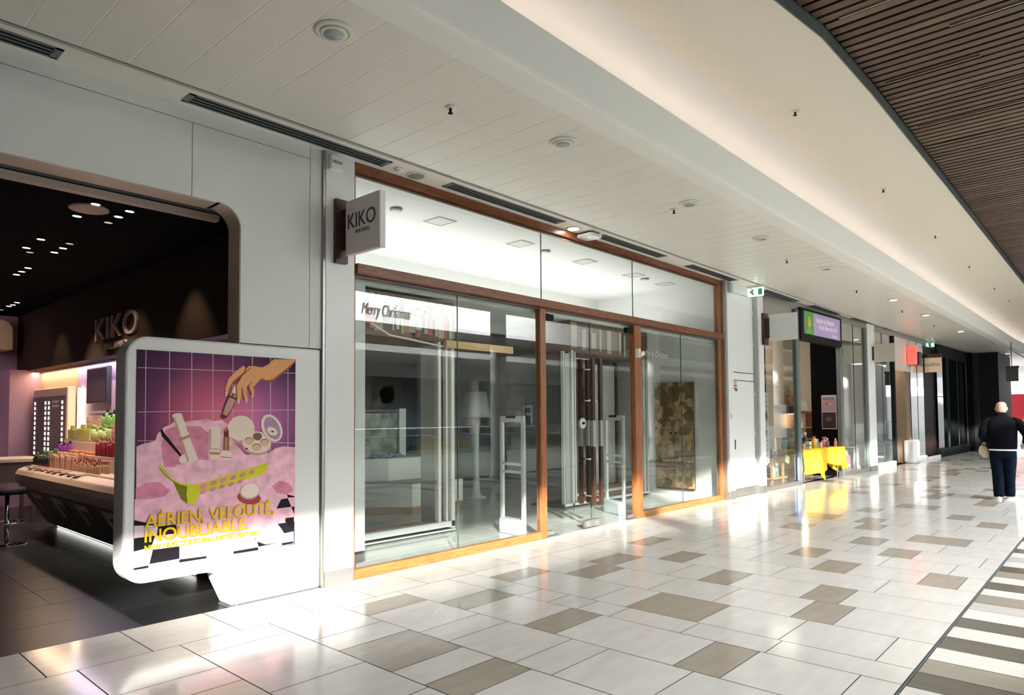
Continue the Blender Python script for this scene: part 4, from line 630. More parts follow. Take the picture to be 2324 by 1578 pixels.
def strip_list(): return [ # x, z0, z1, width, colour
 (4.93,2.62,2.98,0.03,'red'),(5.02,2.86,3.04,0.09,'sky'),(5.02,2.62,2.74,0.09,'orange'),(5.13,2.60,3.03,0.13,'linen'),(5.27,2.84,2.97,0.07,'mint'),(5.34,2.62,3.03,0.02,'white'),(5.43,2.64,2.92,0.05,'white'),(5.50,2.60,2.88,0.05,'lime'),(5.55,2.62,3.0,0.08,'rust'),(5.66,2.62,2.84,0.18,'linen'),(5.76,2.82,2.92,0.09,'green'),(5.76,2.66,2.82,0.09,'stripe'),(5.76,2.57,2.66,0.09,'plum'),(5.90,2.62,2.9,0.07,'linen'),(5.96,2.60,2.98,0.07,'red'),(6.02,2.84,2.98,0.05,'lime'),(6.08,2.60,3.0,0.05,'pink'),(6.15,2.58,3.02,0.10,'linen'),(6.25,2.58,2.90,0.06,'red'),(6.25,2.80,2.86,0.06,'orange'),(6.32,2.58,2.96,0.05,'linen'),(6.39,2.60,2.88,0.05,'green')]
SCOL={k:mat('paper_'+k,v,0.6) for k,v in dict(red=(0.42,0.05,0.05),sky=(0.38,0.58,0.60),orange=(0.62,0.14,0.06),linen=(0.42,0.38,0.32),mint=(0.22,0.34,0.30),white=(0.78,0.76,0.72),lime=(0.45,0.62,0.12),rust=(0.46,0.20,0.10),green=(0.14,0.30,0.10),stripe=(0.62,0.62,0.50),plum=(0.35,0.07,0.17),pink=(0.70,0.42,0.36)).items()}
LBL={'red':'dark red','sky':'pale blue','orange':'orange','linen':'linen grey','mint':'grey green','white':'white','lime':'lime green','rust':'rust brown','green':'green','stripe':'pale striped','plum':'plum','pink':'pale pink'}
for i,(x,z0,z1,w,cn) in enumerate(strip_list()):
    b=MB(); y=6.655-(i%3)*0.012; b.box(x-w/2,x+w/2,y-0.003,y,z0,z1,SCOL[cn]); b.box(x-0.006,x+0.006,y-0.004,6.679,z1-0.005,z1+0.02,lw)
    o=b.build('paper_strip'); tag(o,LBL[cn]+' paper strip hung on the walnut header of the first display portal','decoration','%s paper strips on the portal header'%LBL[cn])
b=MB(); b.tube([(4.12,5.62,2.56),(5.1,6.4,2.52),(6.05,6.5,2.46)],0.012,pw,8); o=b.build('curtain_rod'); tag(o,'thin white rod running from the red bracket across the first portal','rod')
b=MB(); b.box(4.093,4.20,5.56,5.62,2.50,2.61,mat('red_bracket',(0.55,0.12,0.06),0.5)); tag(b.build('rod_bracket'),'small red wall bracket holding a white rod at the window stub','bracket')
b=MB(); b.obox((6.9,6.63,2.515),(1.35,0.05,0.10),Matrix.Rotation(0.0,3,'Z'),lw); tag(b.build('pine_batten'),'pale pine batten sticking out from the first portal','batten')
t=thing('display_portal','wide walnut and white display portal with slatted panels behind the glass doors','display portal',(10.6,6.95,0))
b=MB(); b.box(9.33,11.88,6.86,7.55,2.63,3.17,pwd); b.build('header',t,bevel=0.003)
b=MB(); b.box(9.14,9.17,6.86,6.92,0.03,2.63,pw); b.box(9.17,9.21,6.92,6.96,0.03,2.63,M['black']); b.box(9.21,9.33,6.88,6.96,0.03,2.60,mat('portal_grey',(0.50,0.52,0.50),0.4)); b.box(9.33,9.36,6.92,6.96,0.03,2.63,M['black']); b.box(9.36,9.41,6.85,6.92,0.03,2.66,pw); b.box(9.41,9.46,6.92,6.96,0.1,2.63,pwv); b.box(9.46,9.49,6.86,6.93,0.1,2.66,pw); b.build('left_jamb',t)
b=MB(); b.box(11.62,11.66,6.86,6.93,0.05,2.63,pw); b.box(11.66,11.72,6.93,6.97,0.05,2.63,M['black']); b.box(11.72,11.78,6.87,6.93,0.05,2.63,pw); b.box(11.78,11.84,6.94,6.97,0.05,2.63,pwv); b.box(11.84,11.88,6.86,6.95,0.03,2.66,pw); b.build('right_jamb',t)
b=MB(); b.box(9.14,11.88,6.85,6.93,0.03,0.075,pw); b.box(9.45,11.8,6.93,7.0,0.06,0.15,pwd); b.box(9.49,11.7,7.0,7.08,0.15,0.19,pw); b.box(9.49,11.7,7.08,7.16,0.19,0.25,pwd); b.box(9.16,11.86,6.9,7.6,0.001,0.03,M['black']); b.build('sill',t)
b=MB(); b.box(10.05,10.10,7.50,7.56,0.05,2.66,pw); b.box(10.13,10.17,7.50,7.56,0.05,2.66,pw); b.box(10.17,10.9,7.50,7.56,2.60,2.66,pw); b.build('inner_frame',t)
def slats(x0,x1,n,y,z0,z1,m,back,nm):
    b=MB(); b.box(x0,x1,y+0.05,y+0.07,z0,z1,back); w=(x1-x0)/n
    for k in range(n): b.box(x0+k*w+w*0.18,x0+k*w+w*0.82,y,y+0.05,z0,z1,m)
    b.build(nm,t)
slats(10.17,10.92,14,7.50,0.12,2.60,pwv,M['black'],'dark_slat_panel')
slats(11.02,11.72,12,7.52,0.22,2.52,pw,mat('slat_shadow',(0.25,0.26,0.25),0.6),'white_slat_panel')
b=MB(); b.box(10.94,11.0,7.50,7.56,0.15,2.6,pwv); b.box(11.74,11.80,7.5,7.56,0.15,2.6,pwv); b.build('divider',t)
for i,(x,z0,z1,w) in enumerate([(9.42,2.70,3.13,0.17),(9.72,2.68,3.05,0.13),(10.02,2.72,3.0,0.12),(10.22,2.68,3.08,0.06),(10.50,2.66,3.08,0.14),(10.86,2.66,3.06,0.06),(11.02,2.64,3.04,0.07),(9.95,2.70,3.02,0.03)]):
    b=MB(); b.box(x-w/2,x+w/2,6.838,6.842,z0,z1,SCOL['linen']); b.box(x-0.006,x+0.006,6.837,6.86,z1-0.005,z1+0.015,lw); tag(b.build('paper_strip'),'linen grey paper strip hung on the header of the wide portal behind the doors','decoration','linen paper strips on the wide portal')
b=MB(); b.lathe((7.9,7.2,0),[(0,0)],M['black'],3) if False else None
# ------------------------------------------------------------------ things standing in the empty shop
oak=wood_mat('oak_plinth',(0.30,0.18,0.09),(0.42,0.27,0.14),0.5,(1,1,8),2.0)
t=thing('display_plinth','white stepped display counter with oak base and a tall divider behind the first window','counter',(7.2,8.9,0))
base=[(6.30,9.05),(7.03,8.255),(8.17,8.28),(8.35,9.9),(6.3,9.9)]
b=MB(); b.prism(base,'z',0.0,0.12,oak); b.build('base_board',t)
b=MB(); b.prism(base,'z',0.12,0.49,pw); b.build('body',t)
b=MB(); b.prism([(x+(7.3-x)*-0.012,y+(9.2-y)*-0.012) for x,y in base],'z',0.49,0.505,pwd); b.build('lower_top',t)
up=[(6.5,9.15),(6.95,8.75),(8.05,8.75),(8.1,9.7),(6.5,9.7)]
b=MB(); b.prism(up,'z',0.505,0.86,pw); b.build('upper_box',t); b=MB(); b.prism(up,'z',0.86,0.875,pwd); b.build('upper_top',t)
b=MB(); b.box(7.30,7.44,8.90,8.98,0.875,1.68,pw); b.box(6.55,7.30,8.94,8.96,1.62,1.66,pwd); b.build('divider',t); b=MB(); b.box(6.60,7.30,8.945,8.96,0.90,1.60,mat('plant_print',(0.25,0.29,0.20),0.5,noise=0.6,nscale=7)); b.build('printed_panel',t)
t=thing('leaflet_stand','green and white leaflet stand on the display counter','leaflet stand',(6.6,9.0,0.88)); b=MB(); b.box(6.50,6.56,9.0,9.3,0.88,1.62,mat('leaflet_white',(0.6,0.62,0.55),0.5)); b.box(6.56,6.58,9.02,9.28,0.92,1.60,mat('leaflet_green',(0.10,0.22,0.07),0.5)); b.build('board',t)
sh=mat('sheet_blue',(0.12,0.25,0.36),0.45)
b=MB(); 
for k in range(7): b.obox((6.75+k*0.09,8.98+0.02*math.sin(k*2.1),0.912+0.012*math.sin(k*1.7)),(0.10,0.34,0.02),Matrix.Rotation(0.25*math.sin(k*2.3),3,'Y'),sh)
tag(b.build('plastic_sheet'),'crumpled blue plastic sheet lying on the display counter','sheet')
b=MB(); b.lathe((7.0,9.25,0.877),[(0.26,0.0),(0.25,0.10),(0.17,0.17),(0.05,0.19)],mat('translucent_grey',(0.42,0.44,0.43),0.4),20); tag(b.build('plastic_dome'),'grey plastic dome on the display counter behind the blue sheet','dome')
t=thing('floor_lamp','tall white floor lamp with tapered drum shade in the empty shop','floor lamp',(9.24,9.0,0)); lg=mat('lamp_white',(0.62,0.66,0.64),0.5)
b=MB(); b.lathe((9.24,9.0,0),[(0.20,0.0),(0.20,0.02),(0.08,0.06),(0.05,0.4),(0.055,1.2),(0.10,1.50)],lg,20); b.build('base',t); b=MB(); b.lathe((9.24,9.0,1.52),[(0.275,0.0),(0.205,0.48),(0.195,0.48),(0.265,0.0)],lg,28); b.build('shade',t)
gw=mat('gate_white',(0.72,0.73,0.71),0.35); gg=mat('gate_foot_grey',(0.50,0.55,0.60),0.4)
def gate(x0,y0,x1,y1,label):
    t=thing('security_gate',label,'security gate',((x0+x1)/2,(y0+y1)/2,0)); d=Vector((x1-x0,y1-y0,0)); L=d.length; d.normalize(); n=Vector((-d.y,d.x,0)); R=Matrix((d,n,Vector((0,0,1)))).transposed()
    C=Vector(((x0+x1)/2,(y0+y1)/2,0)); T=Matrix.Translation(C)@R.to_4x4()
    b=MB(T); o=rrect(-L/2,L/2,0,1.545,0.03,4); h=L/2
    b.box(-h,-h+0.058,-0.02,0.02,0,1.545,gw); b.box(h-0.058,h,-0.02,0.02,0,1.545,gw); b.box(-h+0.058,h-0.058,-0.02,0.02,1.465,1.545,gw); b.box(-h+0.058,h-0.058,-0.02,0.02,0.895,0.93,gw); b.box(-h+0.058,h-0.058,-0.02,0.02,0.79,0.825,gw); b.build('loop_frame',t,bevel=0.006)
    b=MB(T); b.box(-h*0.45,h*0.35,-0.024,0.024,1.515,1.549,M['black']); b.build('sensor_cap',t)
    b=MB(T); b.prism([(-0.075,0.0),(0.055,0.0),(0.055,0.18),(0.02,0.235),(-0.05,0.235),(-0.075,0.12)],'x',-h+0.02,h-0.02,gg) if False else b.box(-h+0.05,h-0.05,-0.085,0.06,0.0,0.20,gg); b.build('foot_housing',t,bevel=0.02)
    b=MB(T); b.box(h-0.22,h-0.10,-0.088,-0.084,0.165,0.175,gw); b.box(-h+0.1,-h+0.112,-0.088,-0.084,0.04,0.052,M['black']); b.build('foot_marks',t)
gate(6.844,6.2,6.75,5.70,'white security gate standing behind the pane left of the doors')
gate(9.364,6.2,9.14,5.70,'white security gate standing behind the right glass door')
# chipboard cupboard on the right wall
OSB=bpy.data.materials.new('chipboard'); OSB.use_nodes=True; nt=OSB.node_tree; bs=nt.nodes['Principled BSDF']; bs.inputs['Roughness'].default_value=0.5
tc=nt.nodes.new('ShaderNodeTexCoord'); mp=nt.nodes.new('ShaderNodeMapping'); mp.inputs['Scale'].default_value=(1,1.0,0.75); vo=nt.nodes.new('ShaderNodeTexVoronoi'); vo.inputs['Scale'].default_value=10; vo.inputs['Randomness'].default_value=1
ns=nt.nodes.new('ShaderNodeTexNoise'); ns.inputs['Scale'].default_value=9; ns.inputs['Distortion'].default_value=0.6; va=nt.nodes.new('ShaderNodeMix'); va.data_type='RGBA'; va.inputs[0].default_value=0.12
cr_=nt.nodes.new('ShaderNodeValToRGB'); q=cr_.color_ramp.elements; q[0].position=0.25; q[0].color=(0.14,0.08,0.03,1); q[1].position=0.75; q[1].color=(0.50,0.36,0.17,1); z=q.new(0.5); z.color=(0.27,0.17,0.07,1)
nt.links.new(tc.outputs['Object'],mp.inputs[0]); nt.links.new(mp.outputs[0],ns.inputs['Vector']); nt.links.new(ns.outputs['Color'],va.inputs[7]); nt.links.new(mp.outputs[0],va.inputs[6]); nt.links.new(va.outputs[2],vo.inputs['Vector']); nt.links.new(vo.outputs['Color'],cr_.inputs[0]); nt.links.new(cr_.outputs[0],bs.inputs['Base Color'])
t=thing('chipboard_cupboard','chipboard wall cupboard with two doors and black knobs on the right wall','cupboard',(11.97,6.35,0.15))
MB().box(11.955,11.998,5.945,6.75,0.15,2.17,M['dark_wood']).build('carcass',t)
for i,(y0,y1,k) in enumerate(((5.945,6.345,6.30),(6.355,6.75,6.40))):
    d=MB().box(11.935,11.955,y0,y1,0.16,2.165,OSB).build('door',t,bevel=0.002); WM[d.name]=Matrix.Identity(4); kb=MB(); kb.tube([(11.935,k,1.20),(11.915,k,1.20)],0.018,M['black'],12); kb.build('knob',d)
MB().box(11.945,11.998,5.95,6.74,0.12,0.15,M['dark_wood']).build('bottom_edge',t)
b=MB(); b.box(8.99,9.05,5.335,5.392,2.42,2.55,M['panel']); b.obox((9.06,5.33,2.47),(0.10,0.06,0.05),Matrix.Rotation(-0.5,3,'Y'),M['panel']); tag(b.build('wall_sensor'),'small white sensor on the wooden post right of the glass doors','sensor')
light('empty_shop_ceiling_light','AREA',(8,10.5,2.9),2,(1,0.98,0.95),aim=(8,10.5,0),shape='RECTANGLE',size=7.5,size_y=0.5)
light('transom_fill_light','AREA',(8,7.2,3.26),34,(1,0.99,0.96),aim=(8,7.19,4.0),shape='RECTANGLE',size=7.6,size_y=1.7)  # unseen uplight added to whiten the ceiling behind the upper glass
# ================================================================== SERVICE DOOR, then the row of shops beyond
c=MB(); c.box(12.06,12.28,5.30,5.55,0.15,4.03,M['panel']); c.box(12.06,12.275,5.296,5.5,0,0.15,M['steel']); c.box(13.38,13.62,5.245,5.6,0.15,4.03,M['panel']); c.box(13.38,13.617,5.24,5.55,0,0.15,M['steel']); c.box(13.33,13.38,5.28,5.6,0.0,4.03,M['steel'])
struct('wall_service_pillars',c,bevel=0.003)
d=sempty('door_3',(12.8,5.35,0))
MB().box(12.30,13.33,5.345,5.45,0.165,2.185,M['panel']).build('leaf',d,bevel=0.004); MB().box(12.30,13.33,5.342,5.45,0.01,0.16,M['steel']).build('kick_plate',d)
MB().box(12.30,13.33,5.345,5.45,2.20,2.335,M['panel']).build('transom_strip',d,bevel=0.003); MB().box(12.30,13.33,5.345,5.45,2.35,3.84,M['panel']).build('upper_panel',d,bevel=0.004); MB().box(12.28,13.35,5.39,5.5,0,4.03,M['black']).build('frame_gap',d); MB().box(12.30,13.33,5.35,5.45,3.85,4.02,M['panel']).build('head_panel',d)
MB().box(12.345,12.40,5.33,5.346,0.90,1.08,M['black']).build('handle',d,bevel=0.004)
for z in (0.6,1.15,1.9,2.9,3.5): MB().cyl((13.335,5.335,z),0.014,0.09,M['chrome'],8,'z').build('hinge',d)
rd=mat('sign_red',(0.45,0.02,0.03),0.5); bl=mat('sign_blue',(0.03,0.10,0.30),0.5); wh=mat('sign_white',(0.75,0.75,0.75),0.5)
for i,(x0,x1,l) in enumerate(((12.345,12.42,'narrow red and white safety notice on the left of the service door'),(12.43,12.53,'red safety notice with blue foot at the top of the service door'))):
    t=thing('safety_notice',l,'sign',((x0+x1)/2,5.343,2.0)); MB().box(x0,x1,5.340,5.3445,1.985,2.165,rd).build('plate',t); MB().box(x0+0.008,x1-0.008,5.338,5.341,2.05,2.075,wh).build('text_band',t); MB().box(x0+0.01,x1-0.01,5.338,5.341,2.10,2.15,wh).build('pictogram',t); MB().box(x0,x1,5.338,5.341,1.985,2.02,bl if i else wh).build('foot_band',t)
t=thing('call_point','small white switch box on the narrow pillar left of the service door','switch',(12.14,5.29,1.5)); MB().box(12.11,12.17,5.275,5.301,1.47,1.57,wh).build('case',t,bevel=0.004); MB().box(12.125,12.155,5.272,5.277,1.5,1.54,gw).build('rocker',t)
t=thing('alarm_box','small grey alarm box high on the narrow pillar by the service door','alarm box',(12.12,5.28,3.85)); MB().box(12.08,12.2,5.24,5.301,3.80,3.98,mat('alarm_grey',(0.45,0.47,0.47),0.4)).build('case',t,bevel=0.008)
# local frame of the row beyond: s along the facade, d into the shops
TH=-math.atan(0.033); F2=Matrix.Translation((13.4,5.33,0))@Matrix.Rotation(TH,4,'Z')
def W2(s,d,z): return F2@Vector((s,d,z))
def t2(name,label,cat,s,d,z,group=None): return thing(name,label,cat,W2(s,d,z),group,TH)
BK,ST=M['blackgloss'],M['steel']; M['deepblack']=mat('deep_black',(0.004,0.004,0.005),0.9,spec=0.05)
GF=glass_mat('mirror_like_far_glass',(0.80,0.86,0.84),2.6)
# salon front
t=t2('salon_shopfront','dark framed beauty salon shopfront with open entrance beyond the service door','shopfront',2.4,0,0)
b=MB(F2); b.box(0.24,2.15,-0.02,0.06,0,0.09,ST); b.box(4.98,6.9,-0.02,0.06,0,0.09,ST); b.build('sill',t)
b=MB(F2); b.box(0.24,6.99,0.0,0.08,3.86,4.01,ST); b.build('head',t)
for s0,s1 in ((2.08,2.24),(4.85,4.98),(6.88,6.99)): MB(F2).box(s0,s1,-0.02,0.08,0,3.86,M['vent']).build('post',t,bevel=0.003)
for s0,s1 in ((0.26,2.08),(4.98,6.0),(6.0,6.88)):
    b=MB(F2); b.quad((s0,0.03,0.09),(s1,0.03,0.09),(s1,0.03,3.86),(s0,0.03,3.86),GF); b.box(s1-0.004,s1+0.004,0.02,0.04,0.09,3.86,M['edge']); b.build('glass_pane',t)
b=MB(F2); b.box(2.24,4.88,-0.06,0.10,3.20,3.92,M['black']); b.build('fascia_box',t,bevel=0.004)
t=t2('salon_sign','purple and green salon sign reading Institut de Beauté et de Bien-être','sign',3.6,-0.07,3.35)
so=MB(F2).box(2.42,4.72,-0.075,-0.06,3.35,3.86,mat('sign_purple',(0.30,0.22,0.40),0.4,emit=(0.30,0.22,0.40),es=0.25)).build('panel',t)
MB(F2).box(2.42,2.95,-0.078,-0.074,3.35,3.86,mat('sign_green',(0.05,0.20,0.03),0.4,emit=(0.05,0.2,0.03),es=0.3)).build('green_field',t)
b=MB(F2); fy=mat('sign_flame',(0.75,0.42,0.06),0.4); b.prism([(2.62,3.50),(2.60,3.62),(2.66,3.72),(2.70,3.78),(2.74,3.68),(2.78,3.62),(2.76,3.52)],'y',-0.082,-0.078,fy)
for a in range(0,181,20):
    ca,sa=math.cos(math.radians(a)),math.sin(math.radians(a)); b.prism([(2.69+0.12*ca,3.58+0.12*sa),(2.69+0.19*ca-0.008*sa,3.58+0.19*sa+0.008*ca),(2.69+0.19*ca+0.008*sa,3.58+0.19*sa-0.008*ca)],'y',-0.082,-0.078,mat('flame_ray',(0.35,0.5,0.05),0.4) if a==0 else b.ms[-1])
b.prism([(2.50,3.38),(2.58,3.48),(2.72,3.50),(2.82,3.44),(2.86,3.38)],'y',-0.081,-0.078,mat('sign_leaf',(0.12,0.45,0.08),0.4)); b.build('emblem',t)
lw_=mat('sign_letter',(0.70,0.66,0.70),0.4,emit=(0.7,0.66,0.7),es=0.2); X2=F2.to_3x3()@Vector((1,0,0))
for tx,s,z,w in (('Institut de Beauté',3.12,3.66,1.15),('et de Bien-être By',3.28,3.51,1.22),('Ilana',4.15,3.385,0.35)): text_on('lettering',tx,0.1,lw_,W2(s,-0.079,z),X2,(0,0,1),t,width=w,height=0.13 if w>1 else 0.08,shear=0.2)
# salon interior
SB=mat('salon_beige',(0.56,0.42,0.30),0.6,noise=0.03); SW=mat('salon_white',(0.70,0.66,0.60),0.6)
c=MB(F2); c.box(0.1,7.2,0.08,5.0,-0.03,0.0,mat('salon_floor',(0.26,0.25,0.23),0.2)); struct('floor_salon',c)
c=MB(F2); c.box(0.1,6.98,0.11,5.0,3.90,4.0,mat('salon_ceiling',(0.35,0.35,0.33),0.6)); struct('ceiling_salon',c)
c=MB(F2); c.box(0.0,0.22,0.3,5,0,3.9,SW); c.box(0.1,7.2,4.9,5.0,0,3.9,mat('salon_dark_back',(0.05,0.065,0.07),0.5)); c.box(3.6,7.1,1.36,1.46,0,3.9,SB); struct('wall_salon',c)
c=MB(F2); c.box(4.87,4.98,0.081,0.70,0,3.86,M['deepblack']); struct('wall_salon_black',c)
c=MB(F2); c.box(0.3,3.55,1.3,1.36,0,3.9,mat('salon_blue_dark',(0.012,0.018,0.022),0.4,spec=0.2)); struct('wall_salon_screen',c)
t=t2('framed_poster','framed pair of massage posters on the black wall of the beauty salon','poster',4.86,0.27,1.2)
MB(F2).box(4.85,4.868,0.10,0.45,1.17,2.02,mat('poster_edge',(0.55,0.50,0.52),0.5)).build('frame',t)
b=MB(F2); b.box(4.844,4.851,0.115,0.435,1.61,1.98,mat('poster_lilac',(0.34,0.24,0.32),0.5)); b.box(4.840,4.845,0.12,0.43,1.77,1.87,mat('poster_face',(0.38,0.22,0.19),0.5,noise=0.5,nscale=9)); b.box(4.840,4.845,0.15,0.40,1.90,1.95,mat('poster_text_grey',(0.2,0.18,0.2),0.5)); b.build('upper_print',t)
b=MB(F2); b.box(4.844,4.851,0.115,0.435,1.19,1.59,mat('poster_dark',(0.02,0.018,0.02),0.5)); b.prism([(0.28+0.07*math.cos(k*PI/8),1.42+0.06*math.sin(k*PI/8)) for k in range(16)],'x',4.840,4.845,mat('poster_face_dim',(0.12,0.06,0.045),0.5)); b.build('lower_print',t)
# table with yellow cloth at the salon entrance
FT=F2@Matrix.Translation((3.68,0.365,0))@Matrix.Rotation(-0.06,4,'Z')@Matrix.Translation((-3.68,0,0))
YC=mat('yellow_cloth',(0.80,0.50,0.015),0.7,noise=0.06,nscale=5)
t=thing('folding_table','folding table with chrome legs under the yellow cloth','table',FT@Vector((3.7,-0.1,0)),None,TH)
MB(FT).box(2.5,4.74,-0.38,0.20,0.70,0.735,M['black']).build('table_top',t)
for s in (2.75,4.6):
    b=MB(FT); b.tube([(s,-0.3,0.70),(s-0.12,-0.33,0.02)],0.014,M['chrome'],8); b.tube([(s,0.12,0.70),(s+0.12,0.14,0.02)],0.014,M['chrome'],8); b.tube([(s-0.12,-0.33,0.02),(s+0.12,0.14,0.02)],0.012,M['chrome'],8); b.build('leg',t)
def cloth():
    b=MB(FT); vs=[]; fs=[]; NX=60; rows=12
    hem=lambda s: 0.20 if s<3.15 else (0.02+abs(s-3.32)*1.1 if s<3.62 else (0.42-0.10*math.sin((s-3.62)*2.4) if s<4.62 else 0.42-(s-4.62)*1.4))
    top0=len(vs)
    for i in range(NX+1):
        s=2.46+2.32*i/NX
        vs.append((s,0.22,0.745)); vs.append((s,-0.39,0.745))
    for i in range(NX): fs.append((2*i,2*i+1,2*i+3,2*i+2))
    o=len(vs)
    for j in range(rows+1):
        for i in range(NX+1):
            s=2.46+2.32*i/NX; h=max(0.02,hem(s)); v=j/rows; z=0.745-(0.745-h)*v
            fold=0.035*math.sin(i*0.9)*v+0.02*math.sin(i*0.37+1)*v+(0.07*v if 3.1<s<3.55 else 0)
            vs.append((s+0.02*v*math.sin(i*0.5),-0.40-0.02*v-abs(fold),z))
    for j in range(rows):
        for i in range(NX): a=o+j*(NX+1)+i; fs.append((a,a+1,a+NX+2,a+NX+1))
    for e,s in ((1,4.78),(-1,2.46)):
        o2=len(vs)
        for j in range(9):
            for k in range(9):
                v=j/8; u=k/8; z=0.745-(0.5+0.13*math.sin(u*5))*v; vs.append((s+e*(0.02+0.05*v+0.04*v*math.sin(u*7)),-0.40+0.62*u,z))
        for j in range(8):
            for k in range(8): a=o2+j*9+k; fs.append((a,a+1,a+10,a+9))
    b.add(vs,fs,YC,True); o=b.build('tablecloth'); md=o.modifiers.new('thick','SOLIDIFY'); md.thickness=0.004; return o
tag(cloth(),'bright yellow cloth draped over the folding table at the salon entrance','tablecloth')
rg=random.Random(5)
GC=[('white',(0.70,0.66,0.62)),('pink',(0.60,0.22,0.27)),('violet',(0.17,0.11,0.22)),('amber',(0.70,0.35,0.02)),('green',(0.10,0.22,0.16)),('black',(0.03,0.03,0.035)),('cream',(0.62,0.52,0.38))]
GM={n:mat('gift_'+n,c_,0.35) for n,c_ in GC}
def goods(name,label,cat,s,d,z,kind,m_,sc=1.0,cap=None,T=None):
    o=thing(name,label,cat,(T or F2)@Vector((s,d,z)),None,TH)
    if kind=='bottle':
        b=MB(); b.lathe((0,0,0),[(0.03*sc,0),(0.034*sc,0.01),(0.034*sc,0.11*sc),(0.014*sc,0.14*sc)],m_,12); b.build('bottle_body',o,world=False); b=MB(); b.lathe((0,0,0.14*sc),[(0.015*sc,0),(0.015*sc,0.04*sc)],cap or M['black'],10); b.build('cap',o,world=False)
    elif kind=='box':
        MB().box(-0.05*sc,0.05*sc,-0.03*sc,0.03*sc,0,0.13*sc,m_).build('pack_body',o,bevel=0.003,world=False); MB().box(-0.051*sc,0.051*sc,-0.031*sc,0.031*sc,0.05*sc,0.07*sc,cap or GM['white']).build('band',o,world=False)
    elif kind=='bag':
        b=MB(); b.lathe((0,0,0),[(0.08*sc,0),(0.11*sc,0.05*sc),(0.09*sc,0.16*sc),(0.03*sc,0.21*sc),(0.07*sc,0.29*sc)],m_,12); b.build('wrapped_body',o,world=False); b=MB(); b.lathe((0,0,0.20*sc),[(0.036*sc,0),(0.036*sc,0.02*sc)],cap or GM['violet'],10); b.build('ribbon',o,world=False)
    return o
G_=[('gift_bag','cellophane wrapped gift on the yellow table, tallest at the left','bag','bag','cream',2.98,0.05,1.3,'violet'),('gift_bag','green topped wrapped gift behind the black box on the yellow table','bag','bag','green',2.66,0.08,0.9,'white'),
 ('gift_box','black carton at the left end of the yellow table','box','box','black',2.62,-0.2,1.5,'amber'),('gift_box','white carton at the front of the yellow table','box','box','white',3.05,-0.28,1.3,'green'),
 ('amber_pot','amber yellow pot in the middle of the yellow table','pot','bottle','amber',3.45,-0.22,1.5,'amber'),('perfume_bottle','black perfume bottle in the middle of the yellow table','bottle','bottle','black',3.62,0.05,2.0,'white'),
 ('gift_box','tilted cream leaflet box beside the amber pot','box','box','cream',3.75,-0.25,1.0,'white'),('perfume_bottle','small white bottle before the poster on the yellow table','bottle','bottle','white',4.05,0.0,1.5,'black'),
 ('perfume_bottle','pink bottle at the right of the yellow table','bottle','bottle','pink',4.25,-0.2,1.2,'violet'),('perfume_bottle','violet bottle at the right of the yellow table','bottle','bottle','violet',4.12,-0.26,1.2,'white'),
 ('gift_bag','pink and white wrapped gift near the right end of the yellow table','bag','bag','pink',4.45,-0.05,0.8,'white'),('perfume_bottle','red pink bottle at the right end of the yellow table','bottle','bottle','pink',4.62,-0.25,1.1,'white'),('gift_box','white carton standing behind the pink gift','box','box','white',4.38,0.12,1.4,'pink'),
 ('perfume_bottle','slim cream bottle at the left front of the yellow table','bottle','bottle','cream',2.82,-0.27,0.9,'black'),('gift_box','violet carton left of the amber pot','box','box','violet',3.22,-0.1,1.2,'white')]
for n,l,cat_,kd,m_,s,d_,sc,cp in G_: goods(n,l,cat_,s,d_,0.7505,kd,GM[m_],sc,GM[cp],FT)
MB(F2).box(2.58,2.86,-0.45,-0.445,0.42,0.735,mat('cloth_shadow_brown',(0.12,0.08,0.03),0.7)).build('x') if False else None
FS=F2@Matrix.Translation((2.35,-0.75,0))
# lit shelf behind the table
t=thing('display_shelf','lit wooden wall shelf with glass shelves inside the salon','shelf',FS@Vector((2.9,2.0,1.0)),None,TH)
shw=mat('shelf_brown',(0.16,0.05,0.025),0.4); shl=mat('shelf_glass_white',(0.60,0.52,0.40),0.2)
MB(FS).box(2.3,3.9,1.7,2.09,1.56,1.62,shw).build('top_board',t)
for z in (1.18,0.88): MB(FS).box(2.3,3.9,1.75,2.09,z,z+0.012,shl).build('glass_shelf',t)
MB(FS).box(3.86,3.9,1.75,2.09,0.3,1.56,shw).build('side_board',t); MB(FS).box(2.4,2.6,1.8,2.0,1.545,1.558,mat('shelf_lamp',(1,0.9,0.7),0.4,emit=(1,0.75,0.45),es=10)).build('shelf_lamp',t)
light('shelf_glow','POINT',FS@Vector((2.7,1.75,1.48)),5,(1,0.72,0.45),shadow_soft_size=0.02)
light('salon_light','AREA',W2(3.0,1.2,3.85),45,(1,0.88,0.74),aim=W2(3.0,1.3,0),size=1.6)
for i,(s,z,k_,m_) in enumerate([(2.45,1.192,'bottle','pink'),(2.62,1.192,'bottle','pink'),(2.8,1.192,'bottle','amber'),(3.0,1.192,'box','cream'),(2.5,0.892,'box','cream'),(2.75,0.892,'bottle','violet'),(3.0,0.892,'bottle','white')]):
    goods('shelf_'+k_,['first pink bottle on the upper glass shelf of the salon','second pink bottle on the upper glass shelf of the salon','amber bottle on the upper glass shelf of the salon','cream carton on the upper glass shelf of the salon','cream carton on the lower glass shelf of the salon','violet bottle on the lower glass shelf of the salon','white bottle on the lower glass shelf of the salon'][i],'bottle' if k_=='bottle' else 'box',s,1.9,z,k_,GM[m_],1.0,None,FS)
